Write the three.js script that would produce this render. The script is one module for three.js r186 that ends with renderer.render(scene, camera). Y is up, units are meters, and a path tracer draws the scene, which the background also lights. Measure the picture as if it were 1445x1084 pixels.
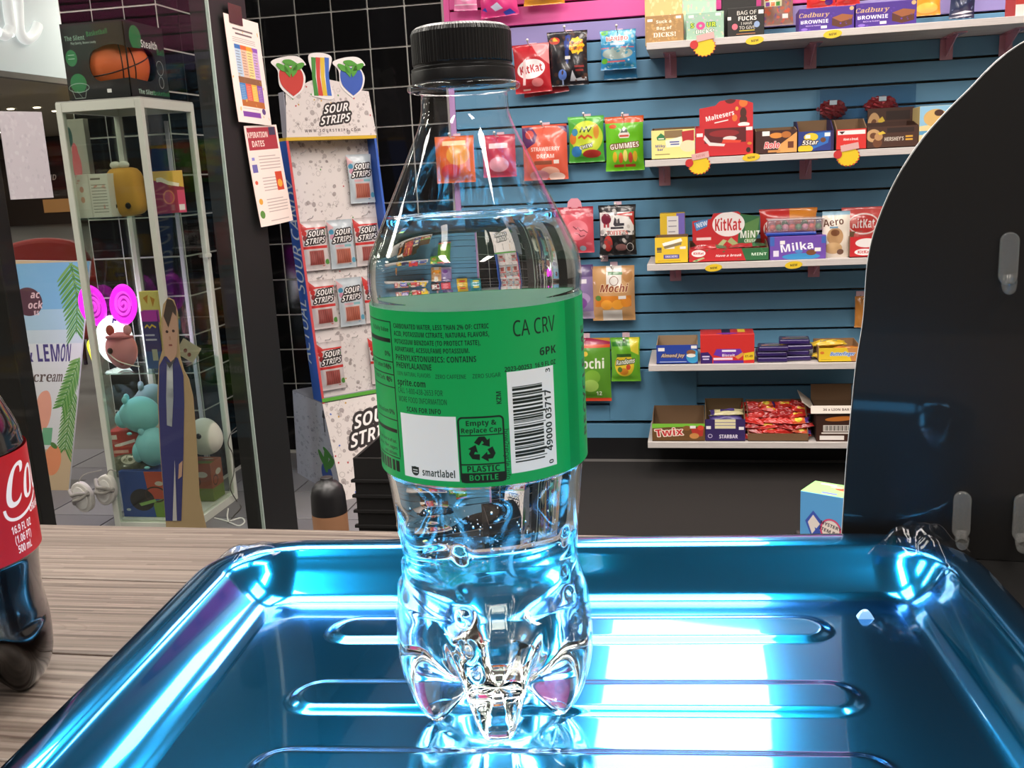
import * as THREE from 'three';
import { RoundedBoxGeometry } from 'three/addons/geometries/RoundedBoxGeometry.js';
import { mergeGeometries, mergeVertices } from 'three/addons/utils/BufferGeometryUtils.js';
import { RectAreaLightUniformsLib } from 'three/addons/lights/RectAreaLightUniformsLib.js';

// ------------------------------------------------------------ camera, light, exposure
const scene = new THREE.Scene();
scene.background = new THREE.Color(0x000000);
const FOCAL = 1392, D2R = Math.PI / 180, EYE = new THREE.Vector3(0, 1.23, 0);
const camera = new THREE.PerspectiveCamera(2 * Math.atan(542 / FOCAL) / D2R, 1445 / 1084, 0.01, 100);
camera.position.copy(EYE);
camera.rotation.order = 'YXZ';
camera.rotation.set(-12.30 * D2R, 10.98 * D2R, -2.90 * D2R);
camera.updateMatrixWorld(true);
scene.add(camera);
const renderer = new THREE.WebGLRenderer({ antialias: true });
renderer.toneMapping = THREE.LinearToneMapping;
renderer.toneMappingExposure = 1.0;
renderer.shadowMap.enabled = true;
RectAreaLightUniformsLib.init();
// ceiling panels of the shop and of the mall outside: [x, z, width, depth, radiance, name]
const SHOP_CEIL = 2.8, MALL_CEIL = 3.3;
const SHOP_PANELS = [[-0.065, -3.33, 0.6, 1.2, 8.5], [0.98, -3.33, 0.6, 1.2, 8.5], [-0.9, -1.5, 0.6, 1.2, 12], [-0.065, -1.5, 0.6, 1.2, 12], [0.98, -1.5, 0.6, 1.2, 12], [-0.9, 0, 0.3, 1.2, 20], [0.98, 0, 0.3, 1.2, 20], [-0.9, 1.8, 0.3, 1.2, 20], [0.98, 1.8, 0.3, 1.2, 20]];
const MALL_POWER = 16;

// ------------------------------------------------------------ helpers
const V = (x, y, z) => new THREE.Vector3(x, y, z);
const ray = (x, y) => V((x - 722.5) / FOCAL, -(y - 542) / FOCAL, -1).applyQuaternion(camera.quaternion);
const AX = ['x', 'y', 'z'];
function hit(x, y, axis, v) { const d = ray(x, y), k = AX[axis]; return EYE.clone().addScaledVector(d, (v - EYE[k]) / d[k]); }
function hitPlane(x, y, p, n) { const d = ray(x, y); return EYE.clone().addScaledVector(d, p.clone().sub(EYE).dot(n) / d.dot(n)); }
let seed = 7;
const rnd = () => { seed = (seed * 1664525 + 1013904223) >>> 0; return seed / 4294967296; };
const taken = new Map();
function numbered(name) { const n = taken.get(name) ?? 0; taken.set(name, n + 1); return n ? name + '_' + String(n).padStart(3, '0') : name; }
function tag(o, label, category, group) { o.userData.label = label; o.userData.category = category; if (group) o.userData.group = group; return o; }
function thing(name, label, category, pos = [0, 0, 0], turn = 0, group) {
  const o = new THREE.Group(); o.name = numbered(name); o.position.set(...pos); o.rotation.y = turn; scene.add(o);
  return tag(o, label, category, group);
}
function put(name, geo, mat, parent, pos, rot) {
  const m = new THREE.Mesh(geo, mat); m.name = name;
  if (pos) m.position.set(...pos);
  if (rot) m.rotation.set(...rot);
  parent.add(m); return m;
}
function solo(name, label, category, geo, mat, pos, rot, group) { const m = put(numbered(name), geo, mat, scene, pos, rot); return tag(m, label, category, group); }
function struct(name, geo, mat, pos, rot) { const m = put(name, geo, mat, scene, pos, rot); m.userData.kind = 'structure'; m.userData.label = name.replace(/_/g, ' '); return m; }
const mats = new Map();
function M(color, roughness = 0.6, metalness = 0, extra) {
  const key = color + '|' + roughness + '|' + metalness + (extra ? JSON.stringify(extra) : '');
  if (!mats.has(key)) mats.set(key, new THREE.MeshPhysicalMaterial({ color, roughness, metalness, ...(extra ?? {}) }));
  return mats.get(key);
}
const glass = (color = 0xffffff, rough = 0.02, ior = 1.5) => M(color, rough, 0, { transmission: 1, thickness: 0, ior });
const solidClear = (color = 0xffffff, rough = 0.03, ior = 1.49) => M(color, rough, 0, { transmission: 1, thickness: 0.01, ior });
const box = (w, h, d) => new THREE.BoxGeometry(w, h, d);
const rbox = (w, h, d, r = 0.004, s = 2) => new RoundedBoxGeometry(w, h, d, s, Math.min(r, w / 2.1, h / 2.1, d / 2.1));
const tube = (pts, r, seg = 40, rad = 8, closed = false) => new THREE.TubeGeometry(new THREE.CatmullRomCurve3(pts.map((p) => p.isVector3 ? p : V(...p)), closed), seg, r, rad, closed);
const lathe = (pts, seg = 48) => new THREE.LatheGeometry(pts.map((p) => new THREE.Vector2(p[0], p[1])), seg);
const shapeOf = (pts) => new THREE.Shape(pts.map((p) => new THREE.Vector2(p[0], p[1])));
const slab = (pts, depth, bevel = 0) => new THREE.ExtrudeGeometry(shapeOf(pts), { depth, bevelEnabled: bevel > 0, bevelThickness: bevel, bevelSize: bevel, bevelSegments: 1, curveSegments: 12 });
// flat print: coordinates in percent of the sheet
const PAGE = 2048, page = { c: null, t: null, x: 0, y: 0, row: 0 };
function art(w, h, bg, ops, gloss = 0.45, extra) { // drawn on its own patch of a shared print sheet
  if (page.x + w + 4 > PAGE) { page.x = 0; page.y += page.row; page.row = 0; }
  if (!page.c || page.y + h + 4 > PAGE) { page.c = document.createElement('canvas'); page.c.width = page.c.height = PAGE; page.t = new THREE.CanvasTexture(page.c); page.t.colorSpace = THREE.SRGBColorSpace; page.t.magFilter = THREE.LinearFilter; page.x = page.y = page.row = 0; }
  const px = page.x + 2, py = page.y + 2; page.x += w + 4; page.row = Math.max(page.row, h + 4);
  const g = page.c.getContext('2d'), X = (v) => v * w / 100, Y = (v) => v * h / 100;
  g.save(); g.fillStyle = bg; g.fillRect(px - 2, py - 2, w + 4, h + 4); g.beginPath(); g.rect(px, py, w, h); g.clip(); g.translate(px, py);
  for (const o of ops) {
    const k = o[0]; g.fillStyle = o[1]; g.strokeStyle = o[1];
    if (k === 'r') g.fillRect(X(o[2]), Y(o[3]), X(o[4]), Y(o[5]));
    else if (k === 'e') { g.beginPath(); g.ellipse(X(o[2]), Y(o[3]), X(o[4]), Y(o[5] ?? o[4]), o[6] ?? 0, 0, 7); g.fill(); }
    else if (k === 'o') { g.lineWidth = o[6] ?? 2; g.beginPath(); g.ellipse(X(o[2]), Y(o[3]), X(o[4]), Y(o[5]), o[7] ?? 0, 0, 7); g.stroke(); }
    else if (k === 'p') { g.beginPath(); for (let i = 2; i < o.length; i += 2) g.lineTo(X(o[i]), Y(o[i + 1])); g.closePath(); g.fill(); }
    else if (k === 'l') { g.lineWidth = o[2]; g.lineCap = 'round'; g.lineJoin = 'round'; g.beginPath(); for (let i = 3; i < o.length; i += 2) g.lineTo(X(o[i]), Y(o[i + 1])); g.stroke(); }
    else if (k === 's') { const [, , cx, cy, r, n = 16, q = 0.8] = o; g.beginPath(); for (let i = 0; i < n * 2; i++) { const a = i * Math.PI / n, t = i % 2 ? r * q : r; g.lineTo(X(cx) + Y(t) * Math.cos(a), Y(cy) + Y(t) * Math.sin(a)); } g.closePath(); g.fill(); }
    else if (k === 'n') { const [, , n, sd, r] = o; const keep = seed; seed = sd; for (let i = 0; i < n; i++) { g.globalAlpha = 0.35 + 0.65 * rnd(); g.beginPath(); g.ellipse(rnd() * w, rnd() * h, Y(r) * (0.4 + rnd()), Y(r) * (0.4 + rnd()), rnd() * 3, 0, 7); g.fill(); } g.globalAlpha = 1; seed = keep; }
    else if (k === 't') {
      const [, col, text, cx, cy, size, q = {}] = o;
      g.save(); g.translate(X(cx), Y(cy)); g.rotate((q.rot ?? 0) * D2R); g.transform(q.sx ?? 1, 0, q.i ? -0.25 : 0, 1, 0, 0);
      g.font = (q.b === false ? '' : 'bold ') + Y(size) + 'px ' + (q.f ?? 'sans-serif'); g.textAlign = q.a ?? 'center'; g.textBaseline = 'middle';
      if (q.st) { g.strokeStyle = q.st; g.lineWidth = Y(q.sw ?? size * 0.22); g.lineJoin = 'round'; g.strokeText(text, 0, 0); }
      g.fillStyle = col; g.fillText(text, 0, 0); g.restore();
    }
  }
  g.restore();
  const t = page.t.clone(); t.repeat.set(w / PAGE, h / PAGE); t.offset.set(px / PAGE, 1 - (py + h) / PAGE);
  return new THREE.MeshPhysicalMaterial({ map: t, roughness: gloss, ...(extra ?? {}) });
}
function sheet(c, gloss = 0.45, extra) {
  const t = new THREE.CanvasTexture(c); t.colorSpace = THREE.SRGBColorSpace; t.wrapS = t.wrapT = THREE.RepeatWrapping; t.magFilter = THREE.LinearFilter;
  return new THREE.MeshPhysicalMaterial({ map: t, roughness: gloss, ...(extra ?? {}) });
}
function painter(w, h) { const c = document.createElement('canvas'); c.width = w; c.height = h; return [c, c.getContext('2d')]; }

// ------------------------------------------------------------ shared materials
const WHITE = M(0xe8e6e2, 0.5), BLACK = M(0x0b0a0a, 0.35), CARD = M(0x7a5f45, 0.9), PAPERWHITE = M(0xe9e4e0, 0.8);
const CLEAR = glass(0xffffff, 0.03, 1.45);

// ------------------------------------------------------------ the setting
const BACK_Z = -4.09, SLAT_Z = -4.0405;
const GROUT = M(0xe6e3dc, 0.8), TILE_M = [M(0x0d0d0f, 0.12), M(0x101012, 0.14), M(0x0b0b0c, 0.1)];
{
  const plaster = M(0x8d8984, 0.9), dark = M(0x26221f, 0.8), grey = M(0x6e6b68, 0.55), ceil = M(0xeeebe5, 0.9);
  const floor = struct('floor', box(30.4, 0.1, 38.6), grey, [-11.8, -0.05, -15.9]);
  floor.userData.label = 'grey tiled floor';
  const ft = [M(0x77757a, 0.5), M(0x6f6d71, 0.5), M(0x7b797c, 0.5)], fg = rbox(0.294, 0.006, 0.294, 0.002, 1);
  for (let i = 0; i < 8; i++) for (let k = 0; k < 5; k++) put('tile', fg, ft[(i * 5 + k * 3 + i * k) % 3], floor, [11.8 - 2.95 + i * 0.3, 0.053, 15.9 - 4.0 + k * 0.3]);
  // main wall with black square tiles left of the slat boards
  const P = 0.1562, wall = struct('wall_back', box(5.1, 2.9, 0.12), GROUT, [0.58, 1.45, BACK_Z - 0.064]);
  const tg = rbox(P - 0.0062, P - 0.0062, 0.008, 0.0012, 1);
  const x0 = hit(570.4, 8.1, 2, BACK_Z).x, y0 = hit(570.4, 8.1, 2, BACK_Z).y;
  for (let i = -7; i <= 0; i++) for (let k = -12; k <= 2; k++) { const x = x0 + (i - 0.5) * P + P, y = y0 + (k - 0.5) * P; if (x < -1.9 || y < 0.05) continue; put('tile', tg, TILE_M[(i * 7 + k * 13 + 400) % 3], wall, [x - 0.58, y - 1.45, 0.064]); }
  // tiled pier on the left: front face and the side face turned to the shop
  const cx = -1.978, cz = -3.6, pier = struct('wall_left', box(0.4, 2.9, 0.57), GROUT, [cx - 0.2, 1.45, cz - 0.285]);
  const cy = 1.895;
  for (let k = -12; k <= 3; k++) {
    const y = cy + (k - 0.5) * P; if (y < 0.03) continue;
    for (let i = 0; i < 3; i++) put('tile', tg, TILE_M[(i + k + 30) % 3], pier, [0.2 - (i + 0.5) * P * 0.85, y - 1.45, 0.285]).scale.x = 0.85;
    for (let i = 0; i < 3; i++) put('tile', tg, TILE_M[(i * 2 + k + 31) % 3], pier, [0.2, y - 1.45, 0.285 - (i + 0.5) * P], [0, Math.PI / 2, 0]);
  }
  struct('wall_rear', box(4.4, 2.9, 0.1), M(0x5a5652, 0.8), [0.9, 1.45, 3.05]);
  struct('wall_right', box(0.1, 2.9, 7.3), M(0xbdb9b3, 0.8), [3.1, 1.45, -0.5]);
  struct('ceiling', box(4.4, 0.1, 7.3), ceil, [0.95, SHOP_CEIL + 0.05, -0.5]);
  const mc = struct('ceiling_mall', box(25.7, 0.1, 38.6), M(0xd8cdb8, 0.9), [-14.1, MALL_CEIL + 0.05, -15.9]); mc.userData.label = 'cream mall ceiling outside the shop';
  struct('wall_mall_far', box(24.9, 3.4, 0.1), M(0x4a3c34, 0.8), [-14.5, 1.65, -35]);
  struct('wall_mall_left', box(0.1, 3.4, 38.4), M(0x51443c, 0.8), [-26.95, 1.65, -15.9]);
  struct('wall_mall_front', box(25.7, 3.4, 0.1), M(0x51443c, 0.8), [-14.1, 1.65, 3.3]);
  struct('wall_mall_side', box(0.1, 3.4, 30.8), dark, [-2.22, 1.65, -19.57]);
  struct('wall_header', box(0.12, 0.6, 7.3), dark, [-1.3, 3.05, -0.5]);
  struct('wall_front', box(0.06, 2.8, 2.6), dark, [-1.26, 1.4, 1.7]);
  // glass of the shop front and the black post it meets
  const win = struct('window_1', box(0.008, 2.6, 2.85), M(0xf4f6f4, 0.01, 0, { transmission: 1, thickness: 0, ior: 1.3, specularIntensity: 0.22 }), [-1.225, 1.42, -1.06]);
  win.userData.label = 'tall clear glass pane of the shop front';
  put('glass_edge', box(0.009, 2.6, 0.003), M(0xb9c8c0, 0.3), win, [0, 0, -1.4265]);
  struct('trim_1', rbox(0.05, 2.8, 0.235, 0.003, 1), M(0x0c0b0a, 0.6), [-1.2545, 1.4, -2.612]).userData.label = 'black post at the end of the glass pane';
  const lp = hit(80, 735, 2, -2.36);
  struct('trim_2', rbox(0.5, 2.8, 0.06, 0.004, 1), M(0x171412, 0.45), [lp.x - 0.25, 1.4, -2.33]).userData.label = 'dark pillar outside the glass pane';
  // base board under the slat boards
  struct('baseboard_back', box(3.2, 0.0935, 0.045), M(0x08080c, 0.5), [0.61, 0.047, -4.066]);
  const mat_ = solo('floor_mat', 'wide black rubber mat on the floor before the slat wall', 'mat', rbox(3.6, 0.012, 2.7, 0.004, 1), M(0x1d1917, 0.9), [0.9, 0.0065, -2.62]);
}
// slat boards: pink above, one lavender board, blue below
{
  const wall = new THREE.Group(); wall.name = 'slat_wall'; wall.position.set(0, 0, 0); scene.add(wall);
  tag(wall, 'slat board wall of blue and pink horizontal boards with black grooves', 'slat wall');
  const xl = hit(634, 10, 2, SLAT_Z).x, xr = 2.2, w = xr - xl, cx = (xl + xr) / 2;
  put('backing', box(w, 2.35, 0.003), M(0x6f5c48, 0.9), wall, [cx, 0.094 + 1.175, -4.0885]);
  for (const q of [0.06, 0.5, 0.94]) put('batten', box(0.04, 2.35, 0.0162), M(0x6f5c48, 0.9), wall, [xl + w * q, 0.094 + 1.175, -4.0788]);
  const p = 0.0768, blue = M(0x5d90b0, 0.42), pink = M(0xe0559f, 0.45), lav = M(0x8f86bd, 0.45);
  const g = rbox(w, p - 0.0085, 0.03, 0.002, 1);
  for (let k = -5; k <= 23; k++) { const yb = 0.548 + p * k, m = k > 15 ? pink : k === 15 ? lav : blue; put('slat', g, m, wall, [cx, yb + p / 2, -4.0555]); }
  put('slat', rbox(w, 0.062, 0.03, 0.002, 1), blue, wall, [cx, 0.094 + 0.031, -4.0555]);
  put('edge_strip', rbox(0.024, 0.6, 0.044, 0.002, 1), pink, wall, [xl - 0.0125, 2.08, -4.0615]);
  put('edge_strip', rbox(0.024, 1.686, 0.044, 0.002, 1), M(0xb98fc4, 0.45), wall, [xl - 0.0125, 0.937, -4.0615]);
  // the flat patch board low on the wall
  const a = hit(861, 590, 2, -4.037), b = hit(983, 527, 2, -4.037);
  put('patch_board', rbox(b.x - a.x, b.y - a.y + 0.02, 0.006, 0.001, 1), blue, wall, [(a.x + b.x) / 2, (a.y + b.y) / 2, -4.0373]);
}
// ceiling lamps
{
  const mk = (x, z, w, d, y, power, name, label, group, lit = true) => {
    const t = thing(name, label, 'ceiling lamp', [x, y, z], 0, group);
    const fr = M(0xd5d5d2, 0.5);
    put('frame', box(w + 0.05, 0.02, 0.025), fr, t, [0, -0.011, d / 2 + 0.0125]); put('frame', box(w + 0.05, 0.02, 0.025), fr, t, [0, -0.011, -d / 2 - 0.0125]);
    put('frame', box(0.025, 0.02, d), fr, t, [w / 2 + 0.0125, -0.011, 0]); put('frame', box(0.025, 0.02, d), fr, t, [-w / 2 - 0.0125, -0.011, 0]);
    put('diffuser', box(w, 0.008, d), M(0xffffff, 0.6, 0, { emissive: 0xfff4ea, emissiveIntensity: lit ? power * 0.25 : power }), t, [0, -0.006, 0]);
    if (lit) { const l = new THREE.RectAreaLight(0xfff7ef, power, w, d); l.position.set(0, -0.0205, 0); l.rotation.x = -Math.PI / 2; l.name = 'panel_light'; t.add(l); }
  };
  SHOP_PANELS.forEach(([x, z, w, d, power]) => mk(x, z, w, d, SHOP_CEIL, power, 'ceiling_lamp', 'flat white panel lamp in the shop ceiling', 'shop ceiling lamps'));
  mk(-3.1, -2.3, 1.2, 0.6, MALL_CEIL, MALL_POWER, 'mall_lamp', 'flat white panel lamp in the cream mall ceiling', 'mall ceiling lamps');
  mk(-2.9, -0.6, 1.2, 0.6, MALL_CEIL, MALL_POWER, 'mall_lamp', 'flat white panel lamp in the cream mall ceiling', 'mall ceiling lamps');
  for (const x of [-5, -8, -11, -15, -20, -25]) for (const z of [-1.5, -5.2, -9.5, -14, -19, -25, -31]) mk(x, z, 1.2, 0.6, MALL_CEIL, MALL_POWER, 'mall_lamp', 'flat white panel lamp in the cream mall ceiling', 'mall ceiling lamps', z > -15 && x > -12);
}
// service counter: body and planks
{
  const t = thing('counter', 'grey-brown wood plank counter under the blue tray', 'counter', [0, 0, 0]);
  const wood = (sd, base) => {
    const [c, g] = painter(1024, 128); g.fillStyle = base; g.fillRect(0, 0, 1024, 128); const keep = seed; seed = sd;
    for (let i = 0; i < 340; i++) { const y = rnd() * 128, a = rnd(); g.strokeStyle = a > 0.5 ? `rgba(44,32,26,${0.06 + rnd() * 0.3})` : `rgba(182,168,155,${0.04 + rnd() * 0.2})`; g.lineWidth = 0.5 + rnd() * 2.2; g.beginPath(); let x = rnd() * 900 - 100; g.moveTo(x, y); for (let q = 0; q < 6; q++) { x += 30 + rnd() * 60; g.lineTo(x, y + Math.sin(x * 0.012 + sd) * 3 + rnd()); } g.stroke(); }
    for (let i = 0; i < 3; i++) { const x = rnd() * 1024, y = 30 + rnd() * 70; for (let q = 1; q < 6; q++) { g.strokeStyle = 'rgba(72,52,42,0.28)'; g.lineWidth = 1.1; g.beginPath(); g.ellipse(x, y, q * 16, q * 3.2, 0, 0, 7); g.stroke(); } }
    seed = keep; const m = sheet(c, 0.42); m.map.repeat.set(4, 1); return m;
  };
  const ws = [wood(11, '#665b53'), wood(23, '#5f544c'), wood(37, '#695f57'), wood(51, '#625850')];
  put('body', box(2.6, 0.98, 0.7), M(0x1a1613, 0.7), t, [0.1, 0.5, -0.12]);
  const zb = -0.4885, seam = hit(120, 817, 1, 1.04).z, pw = seam - zb;
  for (let i = 0; i < 9; i++) { const z = zb + pw * (i + 0.5); put('plank', rbox(2.64, 0.048, pw - 0.0006, 0.0012, 1), ws[i % 4], t, [0.1, 1.016, z]); }
}

// ------------------------------------------------------------ blue metal tray
const TOP = 1.04;
{
  const ang = 5 * D2R, W = 0.345, L = 0.262, H = 0.0195;
  const t = thing('baking_tray', 'shiny blue metal tray wrapped in film on the counter', 'tray', [0, TOP, 0], 0);
  t.rotation.y = ang;
  // back edge middle (rim) from the photograph
  const bm = V(-0.0575, TOP, -0.4385), dir = V(Math.sin(ang), 0, Math.cos(ang));
  const c0 = bm.clone().addScaledVector(dir, L / 2); t.position.set(c0.x, TOP, c0.z);
  const blue = new THREE.MeshPhysicalMaterial({ color: new THREE.Color().setRGB(0.006, 0.29, 0.68), metalness: 1, roughness: 0.16, clearcoat: 1, clearcoatRoughness: 0.03 });
  // height over the sheet: flat floor with long ribs, sloped wall, rolled rim
  const prof = [[-0.037, 0.0012], [-0.0345, 0.0014], [-0.0320, 0.0021], [-0.0295, 0.0033], [-0.0270, 0.0050], [-0.0245, 0.0071], [-0.0220, 0.0096], [-0.0198, 0.0122], [-0.0178, 0.0149], [-0.0160, 0.0172], [-0.0140, 0.0187], [-0.0110, 0.0195], [-0.0075, 0.0197], [-0.0045, 0.0196], [-0.0018, 0.0188], [-0.0002, 0.0172], [0, 0.0158], [-0.0012, 0.0146], [-0.004, 0.0142], [-0.0065, 0.0152]];
  const rim = (off, y, n, rc) => { // rounded rectangle offset inwards by -off
    const w = W / 2 + off, l = L / 2 + off, r = Math.max(0.004, rc + off), out = [];
    const cs = [[w - r, l - r, 0], [-(w - r), l - r, 1], [-(w - r), -(l - r), 2], [w - r, -(l - r), 3]];
    for (const [cx, cz, q] of cs) for (let i = 0; i <= n; i++) { const a = (q + i / n) * Math.PI / 2; out.push([cx + r * Math.cos(a), y, cz + r * Math.sin(a)]); }
    return out;
  };
  const rings = prof.map(([o, y]) => rim(o, y, 14, 0.042)), N = rings[0].length, pos = [], idx = [];
  for (const r of rings) for (const p of r) pos.push(...p);
  for (let k = 0; k + 1 < rings.length; k++) for (let i = 0; i < N; i++) { const a = k * N + i, b = k * N + (i + 1) % N, c = a + N, d = b + N; idx.push(a, c, b, b, c, d); }
  const wallG = new THREE.BufferGeometry(); wallG.setAttribute('position', new THREE.Float32BufferAttribute(pos, 3)); wallG.setIndex(idx.map((v, i) => v)); wallG.computeVertexNormals();
  put('rim', wallG, blue, t);
  // floor with embossed ribs
  const ribs = [[-0.0685], [-0.0150], [0.0300], [0.0755]];
  const fl = [], fi = [], nx = 200, nz = 220, fw = W / 2 - 0.0365, fd = L / 2 - 0.0365, sm = (a, b, x) => { const q = Math.min(1, Math.max(0, (x - a) / (b - a))); return q * q * (3 - 2 * q); };
  const hgt = (x, z) => {
    let h = 0.0012;
    for (const [rz] of ribs) { const hl = 0.103 - 0.0105, ax = Math.max(0, Math.abs(x) - hl), d = Math.hypot(ax, z - rz); h += 0.0015 * (1 - sm(0.0072, 0.0128, d)); }
    return h + 0.00010 * Math.sin(x * 41 + 1) * Math.sin(z * 37);
  };
  const corner = 0.042 - 0.0365;
  for (let k = 0; k <= nz; k++) for (let i = 0; i <= nx; i++) {
    let x = (i / nx * 2 - 1) * fw, z = (k / nz * 2 - 1) * fd; const ex = Math.abs(x) - (fw - corner), ez = Math.abs(z) - (fd - corner);
    if (ex > 0 && ez > 0) { const q = Math.hypot(ex, ez); if (q > corner) { x = Math.sign(x) * (fw - corner + ex / q * corner); z = Math.sign(z) * (fd - corner + ez / q * corner); } }
    fl.push(x, hgt(x, z), z);
  }
  for (let k = 0; k < nz; k++) for (let i = 0; i < nx; i++) { const a = k * (nx + 1) + i, b = a + 1, c = a + nx + 1, d = c + 1; fi.push(a, c, b, b, c, d); }
  const floorG = new THREE.BufferGeometry(); floorG.setAttribute('position', new THREE.Float32BufferAttribute(fl, 3)); floorG.setIndex(fi); floorG.computeVertexNormals();
  put('ribbed_floor', floorG, blue, t);
  // crumpled clear film gathered at the two far corners and a drooping loop of it
  const film = M(0xf2f8ff, 0.05, 0, { transmission: 1, thickness: 0, ior: 1.36 });
  const crumple = (sd, w, d, amp, yb) => {
    const g = new THREE.PlaneGeometry(w, d, 26, 18); g.rotateX(-Math.PI / 2); const p = g.attributes.position; const keep = seed; seed = sd;
    const wv = Array.from({ length: 7 }, () => [60 + rnd() * 260, rnd() * 6.28, rnd() * 6.28, 0.3 + rnd()]);
    for (let i = 0; i < p.count; i++) { const x = p.getX(i), z = p.getZ(i); let h = 0; for (const [f, a, ph, am] of wv) h += am * Math.abs(Math.sin((x * Math.cos(a) + z * Math.sin(a)) * f + ph)); const e = Math.max(Math.abs(x) / (w / 2), Math.abs(z) / (d / 2)); p.setY(i, yb + amp * h / 4 * (1 - e * e) - 0.004 * e * e); }
    seed = keep; g.computeVertexNormals(); return g;
  };
  put('film_wrap', crumple(5, 0.036, 0.026, 0.010, 0.0205), film, t, [W / 2 - 0.022, 0, -L / 2 + 0.02], [0, -0.6, 0]);
  put('film_wrap', crumple(9, 0.032, 0.016, 0.003, 0.0205), film, t, [-W / 2 + 0.020, 0, -L / 2 + 0.018], [0, 0.7, 0]);
  const loop = new THREE.SphereGeometry(1, 28, 20); { const p = loop.attributes.position; for (let i = 0; i < p.count; i++) { const y = p.getY(i), s = y > 0 ? 1 - 0.72 * y : 1; p.setXYZ(i, p.getX(i) * 0.0072 * s, y * 0.0135, p.getZ(i) * 0.0035 * s); } loop.computeVertexNormals(); }
  const lq = t.worldToLocal(hit(1303, 790, 1, TOP + 0.014));
  put('film_loop', loop, film, t, [lq.x, 0.0155, lq.z], [-0.35, -0.2, 0.12]);
  // a few thin scratches and tears of the film are left to the coat; one torn scrap lies on the floor of the tray
  const sq = t.worldToLocal(hit(1221, 869, 1, TOP + 0.002));
  put('film_scrap', crumple(14, 0.008, 0.004, 0.002, 0.0035), M(0x9fd0f5, 0.2, 0, { clearcoat: 1 }), t, [sq.x, 0, sq.z]);
}

// ------------------------------------------------------------ bottles
function bottleGrid(profF, profV, upper, theta0, inset, nT = 180, extra) {
  // profF: foot profile, profV: valley profile [h, r]; upper: [h, r] rows from where both meet
  const spl = (rows, n) => { const c = new THREE.CatmullRomCurve3(rows.map(([h, r]) => V(r, h, 0)), false, 'centripetal'); return c.getPoints(n); };
  const a = spl(profF, 54), b = spl(profV, 54), u = spl(upper, 130), rows = [];
  for (let i = 0; i < a.length; i++) rows.push([a[i], b[i]]);
  for (let i = 1; i < u.length; i++) rows.push([u[i], u[i]]);
  const pos = [], idx = [], uv = [], sm = (x, y, q) => { const t = Math.min(1, Math.max(0, (q - x) / (y - x))); return t * t * (3 - 2 * t); };
  for (let k = 0; k < rows.length; k++) for (let i = 0; i <= nT; i++) {
    const th = i / nT * Math.PI * 2, tk = Math.min(1, k / 54), w = Math.pow(Math.max(0, sm(-1.0, 0.75, Math.cos(5 * (th - theta0)))), 1.7 - 1.35 * tk);
    let r = rows[k][0].x * w + rows[k][1].x * (1 - w), h = rows[k][0].y * w + rows[k][1].y * (1 - w);
    if (extra) r += extra(th, h);
    r = Math.max(0, r - inset); if (inset && k < 20) h += inset;
    pos.push(r * Math.sin(th), h, r * Math.cos(th)); uv.push(i / nT, k / rows.length);
  }
  const n = nT + 1;
  for (let k = 0; k + 1 < rows.length; k++) for (let i = 0; i < nT; i++) { const p = k * n + i, q = p + 1, s = p + n, t = s + 1; idx.push(p, q, s, q, t, s); }
  const g = new THREE.BufferGeometry(); g.setAttribute('position', new THREE.Float32BufferAttribute(pos, 3)); g.setAttribute('uv', new THREE.Float32BufferAttribute(uv, 2)); g.setIndex(idx);
  g.deleteAttribute('uv'); const m = mergeVertices(g, 1e-6); m.computeVertexNormals(); return m;
}
const FOOT = [[0.0115, 0], [0.011, 0.006], [0.0080, 0.0120], [0.0030, 0.0180], [0, 0.0232], [0.0022, 0.0270], [0.0075, 0.0303], [0.0140, 0.0326], [0.0215, 0.0341], [0.030, 0.0344], [0.0385, 0.0340], [0.0460, 0.0328]];
const VALLEY = [[0.0115, 0], [0.012, 0.006], [0.0140, 0.0125], [0.0165, 0.0168], [0.0195, 0.0205], [0.0228, 0.0238], [0.0268, 0.0268], [0.0305, 0.0290], [0.0350, 0.0308], [0.0395, 0.0320], [0.0430, 0.0326], [0.0460, 0.0328]];
function capGeo(r0, r1, h, ribs) { // knurled screw cap, base at 0
  const rows = [[r0, 0], [r0 + 0.0003, 0.0005], [r0 + 0.0003, 0.0042], [r0 - 0.0004, 0.0046], [r0 - 0.0004, 0.0052], [r1, 0.0056], [r1, h - 0.0022], [r1 - 0.0005, h - 0.0010], [r1 - 0.0016, h - 0.0002], [r1 - 0.003, h], [0.0004, h]];
  const n = 360, pos = [], idx = [];
  rows.forEach(([r, y], k) => { for (let i = 0; i <= n; i++) { const a = i / n * Math.PI * 2, q = k >= 5 && k <= 7 ? 0.00006 * Math.sign(Math.cos(a * ribs)) : 0; pos.push((r + q) * Math.sin(a), y, (r + q) * Math.cos(a)); } });
  for (let k = 0; k + 1 < rows.length; k++) for (let i = 0; i < n; i++) { const p = k * (n + 1) + i, q = p + 1, s = p + n + 1; idx.push(p, q, s, q, s + 1, s); }
  const g = new THREE.BufferGeometry(); g.setAttribute('position', new THREE.Float32BufferAttribute(pos, 3)); g.setIndex(idx); const f = g.toNonIndexed(); f.computeVertexNormals(); return f;
}
function band(r, y0, y1, flip, seg = 128) { // open cylinder wall, u = 0.5 faces +z
  const g = new THREE.CylinderGeometry(r, r, y1 - y0, seg, 1, true, flip ? 0 : -Math.PI, Math.PI * 2); g.translate(0, (y0 + y1) / 2, 0); return g;
}
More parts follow.
